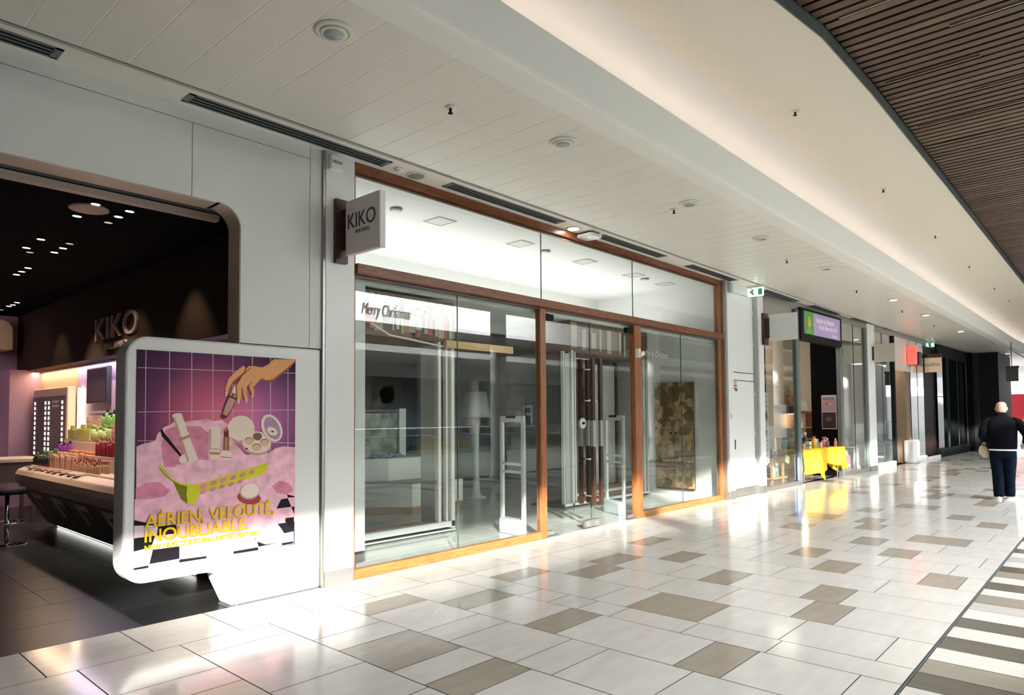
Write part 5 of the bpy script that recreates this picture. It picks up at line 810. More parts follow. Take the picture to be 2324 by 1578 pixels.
t=thing('picture_frame','open white picture card standing on the salon shelf top','picture',FS@Vector((2.85,1.9,1.62)),None,TH); b=MB(FS); b.obox((2.9,1.80,1.76),(0.5,0.02,0.27),Matrix.Rotation(-0.2,3,'X'),GM['cream']); b.build('card',t); b=MB(FS); b.obox((2.48,1.80,1.77),(0.2,0.02,0.28),Matrix.Rotation(-0.2,3,'X'),shw); b.build('back_cover',t)
t=thing('flower_bunch','bunch of dry orange flowers on the salon shelf','flowers',FS@Vector((2.5,2.0,1.62)),None,TH); b=MB(FS); rf=random.Random(2); fo=mat('dry_flower',(0.42,0.17,0.05),0.7)
b.lathe((2.62,1.99,1.62),[(0.05,0),(0.06,0.22)],shw,10); b.build('vase',t); b=MB(FS)
for k in range(26): b.ball((2.62+rf.uniform(-.22,.22),1.98+rf.uniform(-.05,.05),1.98+rf.uniform(-.13,.16)),0.045,fo,6,4)
b.build('flower_heads',t)
# salon window things: kiosk, trolley, papers, LED strip
FK=Matrix.Translation((27.2,0.0,0))@Matrix.Rotation(PI,4,'Z')
t=thing('service_kiosk','blue grey self service kiosk with dark screen at the atrium edge, facing the far shops','kiosk',(27.2,0.0,0),None,PI)
kb=mat('kiosk_blue_grey',(0.20,0.27,0.30),0.4); b=MB(FK); b.box(-0.5,0.5,-0.25,0.25,0.62,1.92,kb); b.box(-0.42,0.42,-0.22,0.22,0.0,0.62,mat('kiosk_foot',(0.15,0.21,0.24),0.4)); b.build('case',t,bevel=0.02)
b=MB(FK); b.box(-0.38,0.38,-0.265,-0.25,1.06,1.84,mat('kiosk_screen',(0.02,0.012,0.012),0.15)); b.build('screen',t)
for s_,z0,z1 in ((-0.3,1.30,1.62),(-0.04,1.10,1.48)): MB(FK).box(s_,s_+0.18,-0.272,-0.264,z0,z1,mat('photo_strip_paper',(0.5,0.45,0.3),0.5)).build('photo_strip',t)
MB(FK).box(-0.08,0.10,-0.27,-0.249,0.97,1.02,M['black']).build('slot',t); MB(FK).box(-0.28,0.12,-0.272,-0.264,1.72,1.80,mat('kiosk_caption',(0.05,0.10,0.2),0.4)).build('caption',t)
t=t2('paper_notices','column of white printed notices taped inside the salon window','notices',0.45,0.07,0.5); b=MB(F2)
for k in range(5): b.box(0.33,0.70,0.055,0.058,0.55+k*0.29,0.83+k*0.29,wh)
b.build('sheets',t); b=MB(F2)
for k in range(14): b.box(0.38,0.64,0.052,0.056,0.6+k*0.10,0.612+k*0.10,mat('notice_text',(0.2,0.2,0.2),0.6) if k==0 else b.ms[-1])
b.box(0.42,0.62,0.051,0.056,1.44,1.58,shw); b.box(0.45,0.58,0.051,0.056,1.14,1.23,shw); b.build('print',t)
FW=F2@Matrix.Translation((0.62,-0.12,0))
t=thing('wooden_trolley','small orange wood trolley with bottles behind the salon window','trolley',FW@Vector((1.0,0.55,0)),None,TH); ow=wood_mat('orange_wood',(0.50,0.22,0.08),(0.65,0.33,0.14),0.45,(1,1,6))
MB(FW).box(0.62,1.42,0.35,0.75,0.16,0.19,ow).build('lower_shelf',t); MB(FW).box(0.68,1.36,0.37,0.73,0.62,0.66,M['dark_wood']).build('upper_shelf',t)
for s in (0.72,1.30):
    for d_ in (0.40,0.70): MB(FW).box(s-0.02,s+0.02,d_-0.02,d_+0.02,0.0,0.62,ow).build('leg',t)
for i,(s,m_) in enumerate([(0.82,'green'),(1.0,'white'),(1.18,'green')]): goods('wine_bottle',['left dark green bottle on the orange trolley','tall white labelled bottle in the middle of the orange trolley','right dark green bottle on the orange trolley'][i],'bottle',s,0.5,0.191,'bottle',GM[m_],1.6,GM['white'],FW)
for i,(s,m_) in enumerate([(0.8,'pink'),(1.0,'cream'),(1.18,'pink')]): goods('soap_dispenser',['left pink dispenser on top of the orange trolley','cream dispenser on top of the orange trolley','right pink dispenser on top of the orange trolley'][i],'bottle',s,0.5,0.661,'bottle',GM[m_],1.0,GM['white'],FW)
b=MB(FW); b.obox((1.35,0.32,0.56),(0.22,0.01,0.16),Matrix.Rotation(0.25,3,'Y'),mat('pale_yellow_card',(0.62,0.62,0.30),0.6)); tag(b.build('price_card'),'pale yellow price card tilted at the trolley corner','card')
t=thing('lit_ring','round bluish tube decoration standing beside the orange trolley','decoration',FW@Vector((1.5,0.4,0)),None,TH); b=MB(FW); b.tube([(1.05+0.5*math.sin(k*PI/12),0.85,0.42-0.38*math.cos(k*PI/12)) for k in range(0,13)],0.010,mat('ring_blue',(0.2,0.25,0.55),0.3),8); b.build('tube_ring',t); b=MB(FW)
for k in range(2,11,2): b.ball((1.05+0.5*math.sin(k*PI/12),0.84,0.42-0.38*math.cos(k*PI/12)),0.02,mat('ring_bulb',(0.8,0.85,1),0.3,emit=(0.7,0.8,1),es=2),8,6)
b.build('bulbs',t)
t=t2('blue_led_strip','vertical strip of blue lights at the foot of the salon window post','light',2.05,-0.02,0.1); bb=mat('blue_led',(0.3,0.45,1),0.4,emit=(0.12,0.30,1.0),es=14); MB(F2).box(2.03,2.075,0.005,0.02,0.10,0.62,mat('led_backing',(0.05,0.06,0.15),0.4)).build('backing',t)
for k in range(11): MB(F2).ball((2.05,0.0,0.13+k*0.045),0.013,bb,8,6).build('blue_led',t)
# window dressing in the right salon pane
t=t2('window_stand','low white round table with bottles and flowers in the right salon window','table',6.3,0.36,0); MB(F2).lathe((6.3,0.36,0.66),[(0.26,0),(0.26,0.02)],pw,24).build('table_top',t); MB(F2).lathe((6.3,0.36,0.0),[(0.18,0),(0.04,0.04),(0.04,0.66)],pw,16).build('pedestal',t)
goods('gift_bag','peach wrapped gift on the round table in the right salon window','bag',6.2,0.33,0.6805,'bag',GM['cream'],0.7); goods('perfume_bottle','pink bottle on the round table in the right salon window','bottle',6.45,0.3,0.6805,'bottle',GM['pink'],1.2); goods('gift_box','tall pink and white carton on the floor of the right salon window','box',5.75,0.25,0.0,'box',GM['pink'],3.6,GM['white']); goods('gift_bag','white wrapped gift on the floor of the right salon window','bag',6.68,0.22,0.0,'bag',GM['white'],1.0)
mq=mat('mannequin_skin',(0.55,0.36,0.28),0.5); FM=F2@Matrix.Translation((6.62-5.4,-0.18,0))
t=thing('mannequin','mannequin bust in a khaki jacket behind the round table in the right salon window','mannequin',FM@Vector((5.4,1.0,0)),None,TH)
b=MB(FM); b.lathe((5.4,1.0,0.0),[(0.18,0),(0.16,0.02),(0.025,0.04),(0.025,0.8)],M['steel'],14); b.build('stand',t); b=MB(FM); b.lathe((5.4,1.0,0.8),[(0.17,0),(0.16,0.15),(0.19,0.35),(0.20,0.48),(0.06,0.56),(0.055,0.64),(0.085,0.70),(0.09,0.80),(0.05,0.86)],mq,18); b.build('figure',t)
b=MB(FM); b.lathe((5.42,1.0,0.66),[(0.21,0),(0.20,0.2),(0.22,0.45),(0.23,0.60),(0.10,0.70)],mat('khaki_jacket',(0.24,0.22,0.14),0.7),18); b.tube([(5.62,1.0,1.28),(5.70,0.95,1.0),(5.74,0.9,0.76)],[0.07,0.06,0.045],mat('khaki_sleeve',(0.24,0.22,0.14),0.7),10); b.build('jacket',t)
# ------------------------------------------------------------------ blade signs along the row
blade('projecting_sign',13.60,4.60,5.12,3.0,3.52,'blank white square projecting sign on a brown bracket before the beauty salon',None,0.05,(13.52,13.75),mat('sign_blank',(0.62,0.63,0.61),0.4),5.245,(2.93,3.56))
blade('projecting_sign',20.75,4.50,5.0,2.95,3.45,'blank beige projecting sign on the pillar after the beauty salon',None,0.05,(20.70,20.95),mat('sign_blank_beige',(0.48,0.45,0.39),0.4),5.10,(2.90,3.50))
t=blade('projecting_sign',27.0,4.48,5.0,2.94,3.43,'warm lit square sign lettered mod2hair hanging from a dark bracket',None,0.06,(26.98,27.08),mat('sign_warm',(0.60,0.46,0.32),0.4,emit=(0.6,0.45,0.3),es=0.15),5.02,(2.94,3.43))
MB().box(26.99,27.07,4.47,5.02,3.43,3.56,M['brown']).build('top_bracket',t)
text_on('lettering','mod2hair',0.1,inkm,(26.997,4.96,3.15),(0,-1,0),(0,0,1),t,width=0.44,height=0.11,bold=0.003)
blade('projecting_sign',25.6,4.95,5.12,2.85,3.33,'small dim brown hanging sign half hidden before the mod2hair sign',None,0.05,(25.58,25.68),mat('sign_dim',(0.24,0.19,0.14),0.4),5.12,(2.85,3.42))
# ------------------------------------------------------------------ the further shops
c=MB(F2); c.box(7.0,7.6,-0.04,0.4,0.14,4.0,M['panel']); c.box(7.0,7.6,-0.045,0.35,0,0.14,M['steel']); struct('wall_pillar_far',c,bevel=0.003)
t=t2('boutique_shopfront','pale glass boutique front with an open wood lined entrance beyond the beauty salon','shopfront',9.5,0,0)
MB(F2).box(7.6,9.6,-0.02,0.06,0,0.16,M['panel']).build('sill',t); MB(F2).box(7.6,13.2,0.0,0.1,3.86,4.01,ST).build('head',t)
b=MB(F2); b.quad((7.6,0.03,0.16),(9.5,0.03,0.16),(9.5,0.03,3.86),(7.6,0.03,3.86),GF); b.box(8.5,8.51,0.02,0.04,0.16,3.86,M['edge']); b.build('glass_pane',t)
MB(F2).box(9.5,9.62,-0.02,0.1,0,3.86,M['black']).build('post',t)
MB(F2).box(9.62,11.4,-0.02,0.12,2.85,3.86,mat('boutique_fascia',(0.66,0.62,0.56),0.5)).build('fascia',t)
MB(F2).box(11.0,11.5,0.05,0.5,0,2.9,wood_mat('taupe_jamb',(0.18,0.13,0.09),(0.24,0.18,0.13),0.5,(8,8,1))).build('jamb',t); MB(F2).box(10.95,11.6,-0.16,0.15,0,0.72,M['panel']).build('sunlit_jamb_foot',t,bevel=0.06)  # white box stands in for sunlight on the foot of the jamb
b=MB(F2); b.quad((11.5,0.03,0.16),(13.1,0.03,0.16),(13.1,0.03,3.86),(11.5,0.03,3.86),GF); b.box(12.3,12.31,0.02,0.04,0.16,3.86,M['edge']); b.build('glass_pane',t)
MB(F2).box(11.5,13.1,-0.02,0.06,0,0.16,M['panel']).build('sill',t)
t=t2('neon_sign','small red glowing sign with dark blue side on the boutique fascia','sign',11.0,-0.3,3.2); MB(F2).box(10.86,10.98,-0.30,-0.05,3.06,3.66,mat('neon_red',(0.8,0.08,0.06),0.4,emit=(1.0,0.10,0.08),es=0.8)).build('red_tube',t,bevel=0.03); MB(F2).box(10.985,11.35,-0.34,-0.05,3.05,3.45,mat('neon_navy',(0.01,0.01,0.04),0.3)).build('dark_box',t)
c=MB(F2); c.box(7.2,13.4,0.06,4,-0.03,0,mat('boutique_floor',(0.30,0.29,0.27),0.25)); struct('floor_boutique',c)
c=MB(F2); c.box(9.7,13.2,2.2,2.3,0,3.9,mat('boutique_wood',(0.40,0.22,0.09),0.5,noise=0.06)); c.box(7.1,13.4,3.9,4.0,0,3.9,mat('boutique_back',(0.16,0.16,0.15),0.6)); c.box(7.1,7.2,0.4,4,0,3.9,SW); struct('wall_boutique',c)
c=MB(F2); c.box(7.62,13.1,0.13,4,3.88,3.98,mat('boutique_ceiling',(0.40,0.40,0.37),0.6)); struct('ceiling_boutique',c)
light('boutique_light','AREA',W2(10.6,1.2,3.8),60,(1,0.84,0.62),aim=W2(10.8,1.6,0),size=1.2)
t=t2('open_shelf_unit','tall orange brown shelf unit with goods inside the boutique entrance','shelf',10.6,1.8,0); ob=mat('shelf_orange',(0.42,0.17,0.06),0.5)
for s in (10.0,11.9): MB(F2).box(s,s+0.06,1.6,2.1,0,2.3,ob).build('upright',t)
for z in (0.3,0.8,1.3,1.75,2.2): MB(F2).box(10.0,11.96,1.6,2.1,z,z+0.03,ob).build('shelf_board',t)
rr=random.Random(9)
for i,z in enumerate((0.33,0.83,1.33,1.78)):
    for k in range(5):
        o=goods('shelf_box','%s carton on the %s board of the orange shelf unit'%(['red','black','cream','white'][i],['lowest','second','third','fourth'][i]),'box',10.25+k*0.33,1.8,z+0.0005,'box',[rd,GM['black'],GM['cream'],GM['white']][i],1.6+rr.uniform(-0.2,0.4)); o['group']='cartons on the %s board of the shelf unit'%['lowest','second','third','fourth'][i]
b=MB(F2); b.box(9.7,9.95,0.2,0.35,0,2.0,M['black']); tag(b.build('entrance_panel'),'tall black anti theft panel in the boutique entrance','panel')
# dark hair salon front
c=MB(F2); c.box(13.2,15.0,0.11,0.6,0,3.85,mat('dark_red_panel',(0.012,0.005,0.005),0.5,spec=0.15)); struct('wall_dark_panel',c)
b=MB(F2); b.box(13.2,14.95,-0.03,0.0,0.0,0.10,M['panel']); tag(b.build('threshold_bar'),'white bar at the foot of the dark red panel','bar')
t=t2('hair_salon_shopfront','dark mirror glass front of the hair salon at the far end of the row','shopfront',17.5,0,0)
for s0,s1 in ((15.0,16.6),(16.7,18.3),(18.3,19.9)):
    b=MB(F2); b.quad((s0,0.03,0.3),(s1,0.03,0.3),(s1,0.03,3.6),(s0,0.03,3.6),glass_mat('hair_salon_glass',(0.45,0.55,0.52),1.2)); b.box(s1-0.01,s1+0.01,0.02,0.05,0.3,3.6,M['edge']); b.build('glass_pane',t)
MB(F2).box(15.0,20.0,-0.03,0.1,0,0.3,M['black']).build('plinth',t); MB(F2).box(15.0,20.0,0,0.1,3.6,4.0,M['black']).build('head',t); MB(F2).box(16.6,16.7,0,0.1,0.3,3.6,M['black']).build('post',t)
c=MB(F2); c.box(13.4,25,2.5,2.6,0,4,M['deepblack']); c.box(20.0,20.9,-0.1,2.49,0,4,M['deepblack']); c.box(15,20,0.11,2.49,-0.02,0.0,M['deepblack']); struct('wall_hair_salon',c)
# far end: dark block, then the bright shops round the bend
c=MB(); c.box(34.0,38,3.72,6.5,0,4.0,mat('far_dark_block',(0.006,0.008,0.008),0.6,spec=0.15)); c.box(33.9,34.0,4.35,4.75,0,4.0,mat('far_dark_pilaster',(0.015,0.02,0.02),0.5,spec=0.2)); struct('wall_far_block',c)
c=MB(); c.box(46,46.2,-2,9,0,5.2,mat('far_white',(0.80,0.81,0.81),0.5)); c.box(45.9,46.02,3.0,4.65,1.0,2.55,mat('far_red',(0.42,0.02,0.025),0.4)); c.box(45.85,46.0,-2,9,2.55,3.6,mat('far_fascia',(0.82,0.83,0.84),0.5,emit=(0.8,0.83,0.85),es=0.6)); struct('wall_far_end',c)
t=thing('projecting_sign','dark blank square sign hanging at the far right end of the mall','sign',(30,2.9,2.8)); MB().box(30.0,30.06,2.72,3.07,2.66,3.12,mat('sign_far_dark',(0.035,0.038,0.035),0.4)).build('sign_panel',t); MB().box(30.0,30.06,2.70,3.08,3.12,3.2,M['brown']).build('top_bracket',t); MB().tube([(30.03,2.9,3.2),(30.03,2.9,4.05)],0.012,M['black'],6).build('hanger',t)
light('far_end_daylight','AREA',(43,1.0,4.6),110,(0.95,0.98,1.0),aim=(45,3.0,0.5),size=4)
# ================================================================== FITTINGS IN THE CEILINGS
LOFF=mat('downlight_lens_off',(0.30,0.34,0.34),0.2); LON=mat('downlight_lens_on',(1,1,1),0.4,emit=(1.0,0.93,0.82),es=14); RG=mat('downlight_ring',(0.66,0.64,0.58),0.35)
LX=[(2.44,3.63,0),(4.88,3.64,0),(7.33,3.65,0),(9.50,3.66,0),(12.24,3.63,0),(16.62,3.60,1),(19.8,3.59,1),(24.5,3.55,1),(35.0,3.5,1),(29.5,3.55,0)]
ORD=['first','second','third','fourth','fifth','sixth','seventh','eighth','tenth','ninth']
for i,(x,y,on) in enumerate(LX):
    o=thing('ceiling_downlight','%s round %s downlight from the camera in the panelled ceiling'%(ORD[i],'lit' if on else 'unlit'),'downlight',(x,y,ZC),'downlights of the walkway ceiling')
    b=MB(); b.lathe((0,0,0),[(0.125,0.0),(0.125,-0.008),(0.10,-0.02),(0.095,-0.012)],RG,28); b.build('outer_ring',o,world=False)
    b=MB(); b.lathe((0,0,0),[(0.088,-0.012),(0.085,-0.026),(0.072,-0.028)],RG,24); b.build('inner_ring',o,world=False); b=MB(); b.lathe((0,0,0),[(0.070,-0.02),(0.066,-0.030)],LON if on else LOFF,20); b.build('lens',o,world=False)
    if on: light('downlight_beam','SPOT',(x,y,ZC-0.04),15,(1,0.9,0.75),aim=(x,y,0),spot_size=1.6,spot_blend=0.8,shadow_soft_size=0.06)
for i,(x,y,z) in enumerate([(3.706,3.88,ZC),(7.427,3.9,ZC),(11.154,3.9,ZC),(14.9,3.87,ZC),(18.6,3.85,ZC),(22.3,3.85,ZC),(7.92,2.64,4.985),(11.63,2.61,4.985),(15.4,2.59,4.985),(19.15,2.57,4.985),(23.0,2.54,4.985),(25.85,2.5,4.985)]):
    lowr=z<4.5; o=thing('sprinkler_head','%s sprinkler head from the camera in the %s'%(['first','second','third','fourth','fifth','sixth'][i%6],'panelled lower ceiling' if lowr else 'cream upper ceiling'),'sprinkler',(x,y,z),'sprinklers of the mall ceiling')
    b=MB(); b.lathe((0,0,0),[(0.045,0),(0.045,-0.006),(0.02,-0.010)],RG,16); b.build('rose',o,world=False)
    b=MB(); b.tube([(0,0,-0.008),(0,0,-0.045)],0.011,M['black'],8); b.lathe((0,0,-0.05),[(0.02,0.004),(0.022,0)],M['black'],10); b.build('nozzle',o,world=False)
VN=[(-1.5,1.33),(2.17,4.13),(4.93,6.93),(7.80,9.55),(10.4,12.2),(13.55,15.45),(16.25,18.2),(19.15,21.0),(22.0,23.7),(27.0,29.0),(29.8,31.5)]
VL=['slot air grille at the left edge above the dark shop','long slot air grille above the white cladding','slot air grille above the upper glass of the empty shop','slot air grille beside the square access point','slot air grille above the right end of the empty shop','slot air grille above the salon window','slot air grille above the purple salon sign','slot air grille above the right salon window','slot air grille above the boutique front','first slot air grille above the dark hair salon','second slot air grille above the dark hair salon']
for i,(a,b_) in enumerate(VN):
    dy=0 if a<13 else -0.030*(a-13)*0.5
    o=thing('air_grille',VL[i],'air grille',((a+b_)/2,5.22+dy,ZC),'slot air grilles in the soffit'); L=(b_-a)/2
    b=MB(); b.box(-L,L,-0.085,-0.068,-0.006,0.001,M['vent']); b.box(-L,L,0.068,0.085,-0.006,0.001,M['vent']); b.box(-L,-L+0.05,-0.085,0.085,-0.006,0.001,M['vent']); b.box(L-0.05,L,-0.085,0.085,-0.006,0.001,M['vent']); b.build('frame',o,world=False)
    b=MB(); b.box(-L+0.04,L-0.04,-0.07,0.07,-0.002,0.0008,M['black']); b.build('dark_slots',o,world=False)
    b=MB()
    for y in (-0.025,0.025): b.box(-L+0.04,L-0.04,y-0.007,y+0.007,-0.006,-0.001,M['vent'])
    b.build('blades',o,world=False)
o=thing('ceiling_speaker','round grey ceiling speaker in the soffit near the alarm box','speaker',(4.53,5.25,ZC)); b=MB(); b.lathe((0,0,0),[(0.11,0),(0.11,-0.006),(0.085,-0.010)],RG,28); b.build('ring',o,world=False); b=MB(); b.lathe((0,0,0),[(0.084,-0.008),(0.08,-0.013)],mat('speaker_mesh_grey',(0.26,0.25,0.21),0.6),28); b.build('grille',o,world=False)
o=thing('smoke_detector','small white detector in the soffit beside the round speaker','detector',(4.28,5.23,ZC)); b=MB(); b.lathe((0,0,0),[(0.045,0),(0.045,-0.02)],M['panel'],18); b.build('base',o,world=False); b=MB(); b.lathe((0,0,-0.02),[(0.03,0),(0.022,-0.02)],M['panel'],16); b.build('sensor',o,world=False)
o=thing('soffit_downlight','lit round downlight in the soffit above the glass doors','downlight',(7.27,5.27,ZC)); b=MB(); b.lathe((0,0,0),[(0.10,0),(0.10,-0.006),(0.08,-0.010)],RG,24); b.build('ring',o,world=False); b=MB(); b.lathe((0,0,0),[(0.078,-0.007),(0.075,-0.012)],LON,20); b.build('lens',o,world=False)
light('downlight_beam','SPOT',(7.27,5.27,ZC-0.03),50,(1,0.9,0.75),aim=(7.27,5.3,0),spot_size=2.2,spot_blend=0.7,shadow_soft_size=0.06)
o=thing('access_point','white square wireless access point under the soffit above the glass doors','access point',(7.62,5.26,ZC)); b=MB(); b.prism([(x,y) for x,y in rrect(-0.13,0.13,-0.13,0.13,0.04)],'z',-0.065,-0.02,M['panel']); b.build('case',o,bevel=0.01,world=False); b=MB(); b.box(-0.10,0.10,-0.10,0.10,-0.02,0.0,M['black']); b.build('mount',o,world=False); b=MB(); b.box(-0.04,0.0,-0.02,0.0,-0.067,-0.064,mat('led_blue_small',(0.3,0.5,1),0.4,emit=(0.3,0.5,1),es=1)); b.build('indicator',o,world=False)
ex=mat('exit_green',(0.02,0.16,0.06),0.4,emit=(0.03,0.2,0.08),es=0.5); ew=mat('exit_white',(0.85,0.9,0.88),0.4,emit=(0.8,1,0.9),es=1.2)
for i,(x,y,l) in enumerate([(12.95,5.12,'bright exit sign hanging from the soffit at the service door'),(27.3,4.86,'green exit sign hanging from the soffit near the mod2hair sign')]):
    o=thing('exit_sign',l,'exit sign',(x,y,ZC)); b=MB(); b.box(-0.012,0.012,-0.15,0.15,-0.21,-0.05,ex if i else ew); b.build('plate',o,world=False); b=MB(); b.box(-0.02,0.02,-0.16,0.16,-0.05,0,M['panel']); b.build('mount',o,world=False)
    b=MB(); mm=ew if i else ex; b.box(-0.016,-0.012,-0.13,-0.05,-0.19,-0.07,mm); b.prism([(0.02,-0.19),(0.05,-0.12),(0.02,-0.09),(0.06,-0.07),(0.09,-0.10),(0.12,-0.14),(0.08,-0.15),(0.05,-0.19)],'x',-0.016,-0.012,mm); b.ball((-0.014,0.085,-0.065),0.014,mm,8,6); b.build('running_figure',o,world=False)
b=MB(); b.tube([(2.5,5.24,ZC)]*1+[(2.5,5.24,ZC-0.001)],0.001,M['black'],3) if False else None
# ================================================================== MAN WALKING AWAY
SKN=mat('skin',(0.46,0.26,0.18),0.5); JK=mat('navy_black_jacket',(0.0035,0.0038,0.006),0.95,noise=0.2,nscale=8,spec=0.08); JN=mat('dark_navy_jeans',(0.0035,0.007,0.015),0.95,noise=0.25,nscale=12,spec=0.08); SHW=mat('white_trainers',(0.72,0.71,0.66),0.5); TEE=mat('white_tee',(0.75,0.75,0.75),0.7)
MAN=thing('person','bald man in dark jacket and jeans walking away, beige pouch in his left hand','person',(15.3,1.65,0),None,0.06)
def skin_obj(name,verts,edges,radii,m_,parent,sub=2,root=0):
    me=bpy.data.meshes.new(name); me.from_pydata(verts,edges,[]); me.materials.append(m_); me.update(); o=bpy.data.objects.new(name,me); COL.objects.link(o)
    md=o.modifiers.new('skin','SKIN'); md.use_smooth_shade=True
    if not me.skin_vertices: me.skin_vertices.new()
    for i,r in enumerate(radii):
        sv=me.skin_vertices[0].data[i]; sv.radius=(r,r) if not isinstance(r,tuple) else r; sv.use_root=(i==root)
    s=o.modifiers.new('sub','SUBSURF'); s.levels=sub; s.render_levels=sub
    o.parent=parent; WM[o.name]=WM[parent.name].copy(); return o
# man faces +x; left is +y.  local frame: feet at z 0
def loft(b,rings,m_,n=22,smooth=True):
    vs=[]; fs=[]
    for (cx,cy,z,rx,ry,*e) in rings:
        p=e[0] if e else 2.0
        for k in range(n):
            t=2*PI*k/n; c_,s_=math.cos(t),math.sin(t); q=(abs(c_)**p+abs(s_)**p)**(-1/p); vs.append((cx+rx*c_*q,cy+ry*s_*q,z))
    for i in range(len(rings)-1):
        for k in range(n): fs.append((i*n+k,i*n+(k+1)%n,(i+1)*n+(k+1)%n,(i+1)*n+k))
    fs.append(tuple(range(n))[::-1]); fs.append(tuple((len(rings)-1)*n+k for k in range(n)))
    b.add(vs,fs,m_,smooth)
# body: head, neck and torso in one skin
b=MB(); loft(b,[(0,0.0,0.95,0.12,0.15),(0,0.0,1.2,0.11,0.15),(-0.01,0,1.42,0.09,0.14),(-0.015,0,1.48,0.07,0.085),(-0.01,0,1.52,0.062,0.066),(-0.005,0,1.555,0.064,0.066),(0.012,0,1.58,0.088,0.072),(0.02,0,1.62,0.098,0.078),(0.018,0,1.665,0.100,0.080),(0.012,0,1.705,0.092,0.075),(0.005,0,1.735,0.068,0.058),(0.0,0,1.750,0.030,0.028)],SKN,24)
for s in (1,-1): b.ball((0.0,s*0.082,1.625),0.03,SKN,10,8,(0.75,0.45,1.15)); b.ball((0.108,s*0.032,1.645),0.011,mat('eye_white',(0.6,0.6,0.58),0.3),8,6)
b.ball((0.118,0,1.612),0.017,SKN,8,6,(1,0.8,1.5)); b.box(0.103,0.112,-0.022,0.022,1.578,1.584,mat('lips',(0.35,0.13,0.11),0.5))
b.tube([(0,0.05,1.0),(0.0,0.09,0.8),(0.02,0.09,0.5),(-0.04,0.085,0.1)],[0.08,0.09,0.06,0.04],SKN,12); b.tube([(0,-0.05,1.0),(0.0,-0.09,0.8),(0.05,-0.09,0.5),(0.07,-0.09,0.1)],[0.08,0.09,0.06,0.04],SKN,12)
b.tube([(0,0.12,1.4),(-0.02,0.23,1.36),(-0.06,0.285,1.15),(0.06,0.262,1.05)],[0.05,0.05,0.042,0.03],SKN,12); b.tube([(0,-0.12,1.4),(-0.02,-0.24,1.36),(-0.08,-0.35,1.17),(0.04,-0.32,1.03)],[0.05,0.05,0.042,0.03],SKN,12)
b.build('body',MAN,world=False)
b=MB(); loft(b,[(-0.012,0,1.552,0.060,0.068),(-0.006,0,1.59,0.080,0.0745),(0.002,0,1.63,0.085,0.0805),(0.002,0,1.665,0.084,0.0815),(0.0,0,1.685,0.070,0.070)],mat('stubble',(0.36,0.22,0.165),0.75),24); b.build('hair_stubble',MAN,world=False)
b=MB(); loft(b,[(0,0,0.885,0.155,0.200,2.4),(0,0,0.93,0.172,0.212,2.4),(0.0,0,1.05,0.170,0.215,2.4),(-0.01,0,1.20,0.160,0.222,2.4),(-0.015,0,1.32,0.150,0.238,2.5),(-0.015,0,1.40,0.132,0.232,2.5),(-0.015,0,1.45,0.110,0.180,2.3),(-0.015,0,1.485,0.090,0.115,2.1),(-0.012,0,1.51,0.082,0.090),(-0.010,0,1.555,0.078,0.083),(-0.010,0,1.558,0.068,0.072)],JK,28)
b.tube([(-0.01,0.14,1.40),(-0.02,0.225,1.36),(-0.045,0.265,1.26),(-0.06,0.285,1.14),(-0.02,0.285,1.10),(0.05,0.268,1.05)],[0.085,0.083,0.076,0.070,0.062,0.05],JK,16)
b.tube([(-0.01,-0.14,1.40),(-0.02,-0.235,1.36),(-0.05,-0.30,1.27),(-0.08,-0.355,1.16),(-0.03,-0.35,1.09),(0.05,-0.325,1.02)],[0.085,0.085,0.078,0.072,0.064,0.052],JK,16)
b.build('jacket',MAN,world=False)
b=MB(); loft(b,[(0,0,0.872,0.158,0.196,2.4),(0,0,0.90,0.165,0.205,2.4)],TEE,28); b.build('tee_hem',MAN,world=False)
b=MB(); loft(b,[(0,0,0.70,0.10,0.15,2.4),(0,0,0.76,0.145,0.195,2.5),(0,0,0.84,0.155,0.200,2.5),(0,0,0.90,0.15,0.190,2.4)],JN,28)
loft(b,[(-0.075,0.075,0.05,0.080,0.075),(-0.07,0.075,0.11,0.088,0.080),(-0.05,0.078,0.30,0.088,0.084),(0.0,0.082,0.50,0.098,0.092),(0.005,0.088,0.66,0.115,0.106),(0.0,0.09,0.80,0.13,0.112)],JN,20)
loft(b,[(0.075,-0.075,0.05,0.082,0.078),(0.07,-0.075,0.11,0.092,0.084),(0.06,-0.078,0.30,0.088,0.084),(0.035,-0.085,0.50,0.098,0.092),(0.015,-0.09,0.66,0.115,0.106),(0.0,-0.09,0.80,0.13,0.112)],JN,20)
b.build('trousers',MAN,world=False)
for (x,y,rz) in ((-0.06,0.085,0.2),(0.10,-0.085,-0.55)):
    b=MB(Matrix.Translation((x,y,0))@Matrix.Rotation(rz,4,'Z')); b.prism(arc(-0.055,0,0.043,90,270,6)+arc(0.13,0,0.047,-90,90,6),'z',0.0,0.028,SHW); b.ball((0.10,0,0.028),0.05,SHW,14,8,(1.6,0.92,0.95)); b.ball((-0.03,0,0.05),0.055,SHW,14,8,(1.25,0.85,1.05)); b.build('shoe',MAN,world=False)
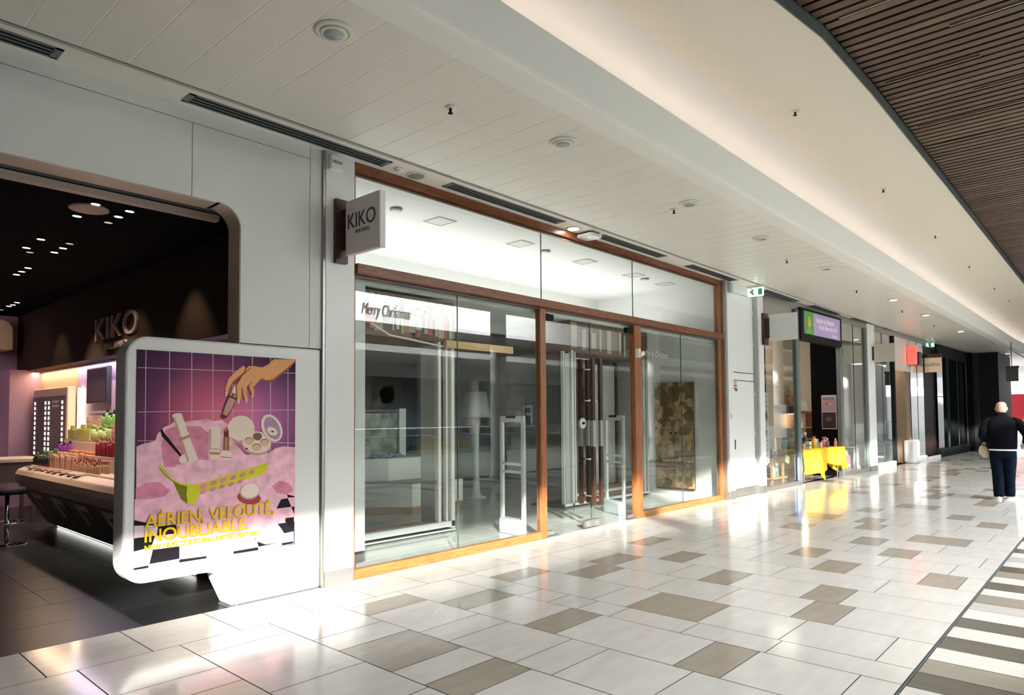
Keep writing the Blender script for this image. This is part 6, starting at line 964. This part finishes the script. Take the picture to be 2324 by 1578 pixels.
def hand(c,fwd,side,label=None):
    # palm with four unequal curled fingers and a thumb
    c=Vector(c); f=Vector(fwd).normalized(); s_=Vector(side).normalized(); n=f.cross(s_); vs=[c-f*0.03,c+f*0.045]; ed=[(0,1)]; rd_=[(0.022,0.026),(0.022,0.034)]
    h=skin_obj('hand',[tuple(v) for v in vs],ed,rd_,SKN,MAN,1)
    for k,L in enumerate((0.062,0.072,0.068,0.052)):
        p0=c+f*0.045+s_*(0.030-0.020*k); p1=p0+f*L*0.45-n*0.006; p2=p1+f*L*0.22-n*L*0.4; p3=p2-f*L*0.16-n*L*0.28
        q=MB(); q.tube([p0,p1,p2,p3],[0.009,0.0088,0.008,0.0065],SKN,8); q.build('finger',MAN,world=False)
    q=MB(); p0=c+s_*0.03-f*0.01; q.tube([p0,p0+s_*0.022+f*0.02-n*0.01,p0+s_*0.022+f*0.045-n*0.03],[0.011,0.010,0.008],SKN,8); q.build('thumb',MAN,world=False)
hand((0.075,0.265,1.015),(0.35,0.05,-1),(1,0,0.2)); hand((0.095,-0.31,0.985),(0.8,0.15,-0.5),(0.2,1,0))
# pouch held in the left hand (top-level: it is held)
PO=mat('pouch_beige',(0.62,0.54,0.40),0.65,noise=0.12,nscale=14)
t=thing('pouch','soft beige cloth pouch hanging from the walking man\'s left hand','pouch',(15.3,1.65,0),None,0.06)
b=MB(); o_=Vector((0.10,0.285,0.90)); up_=[(0.018,0.03,0.055),(0.03,0.06,0.02),(0.035,0.085,-0.05),(0.03,0.07,-0.12),(0.018,0.02,-0.18)]
vs=[]; fs=[]; n=14
for i,(rx,ry,z) in enumerate(up_):
    for k in range(n):
        a=2*PI*k/n; wv=1+0.12*math.sin(3*a+i); vs.append((o_.x+rx*wv*math.cos(a),o_.y+0.015-0.02*i*0.3+ry*wv*math.sin(a)-0.10*max(0,-z)*0.6,o_.z+z))
for i in range(4):
    for k in range(n): fs.append((i*n+k,i*n+(k+1)%n,(i+1)*n+(k+1)%n,(i+1)*n+k))
fs.append(tuple(range(n))); fs.append(tuple(4*n+k for k in range(n))[::-1])
b.add(vs,fs,PO,True); p=b.build('pouch_body',t,world=False); s=p.modifiers.new('sub','SUBSURF'); s.levels=1; s.render_levels=1
b=MB(); b.tube([(0.10,0.262,0.955),(0.115,0.285,1.0),(0.10,0.31,0.955)],0.008,PO,8); b.build('wrist_strap',t,world=False)
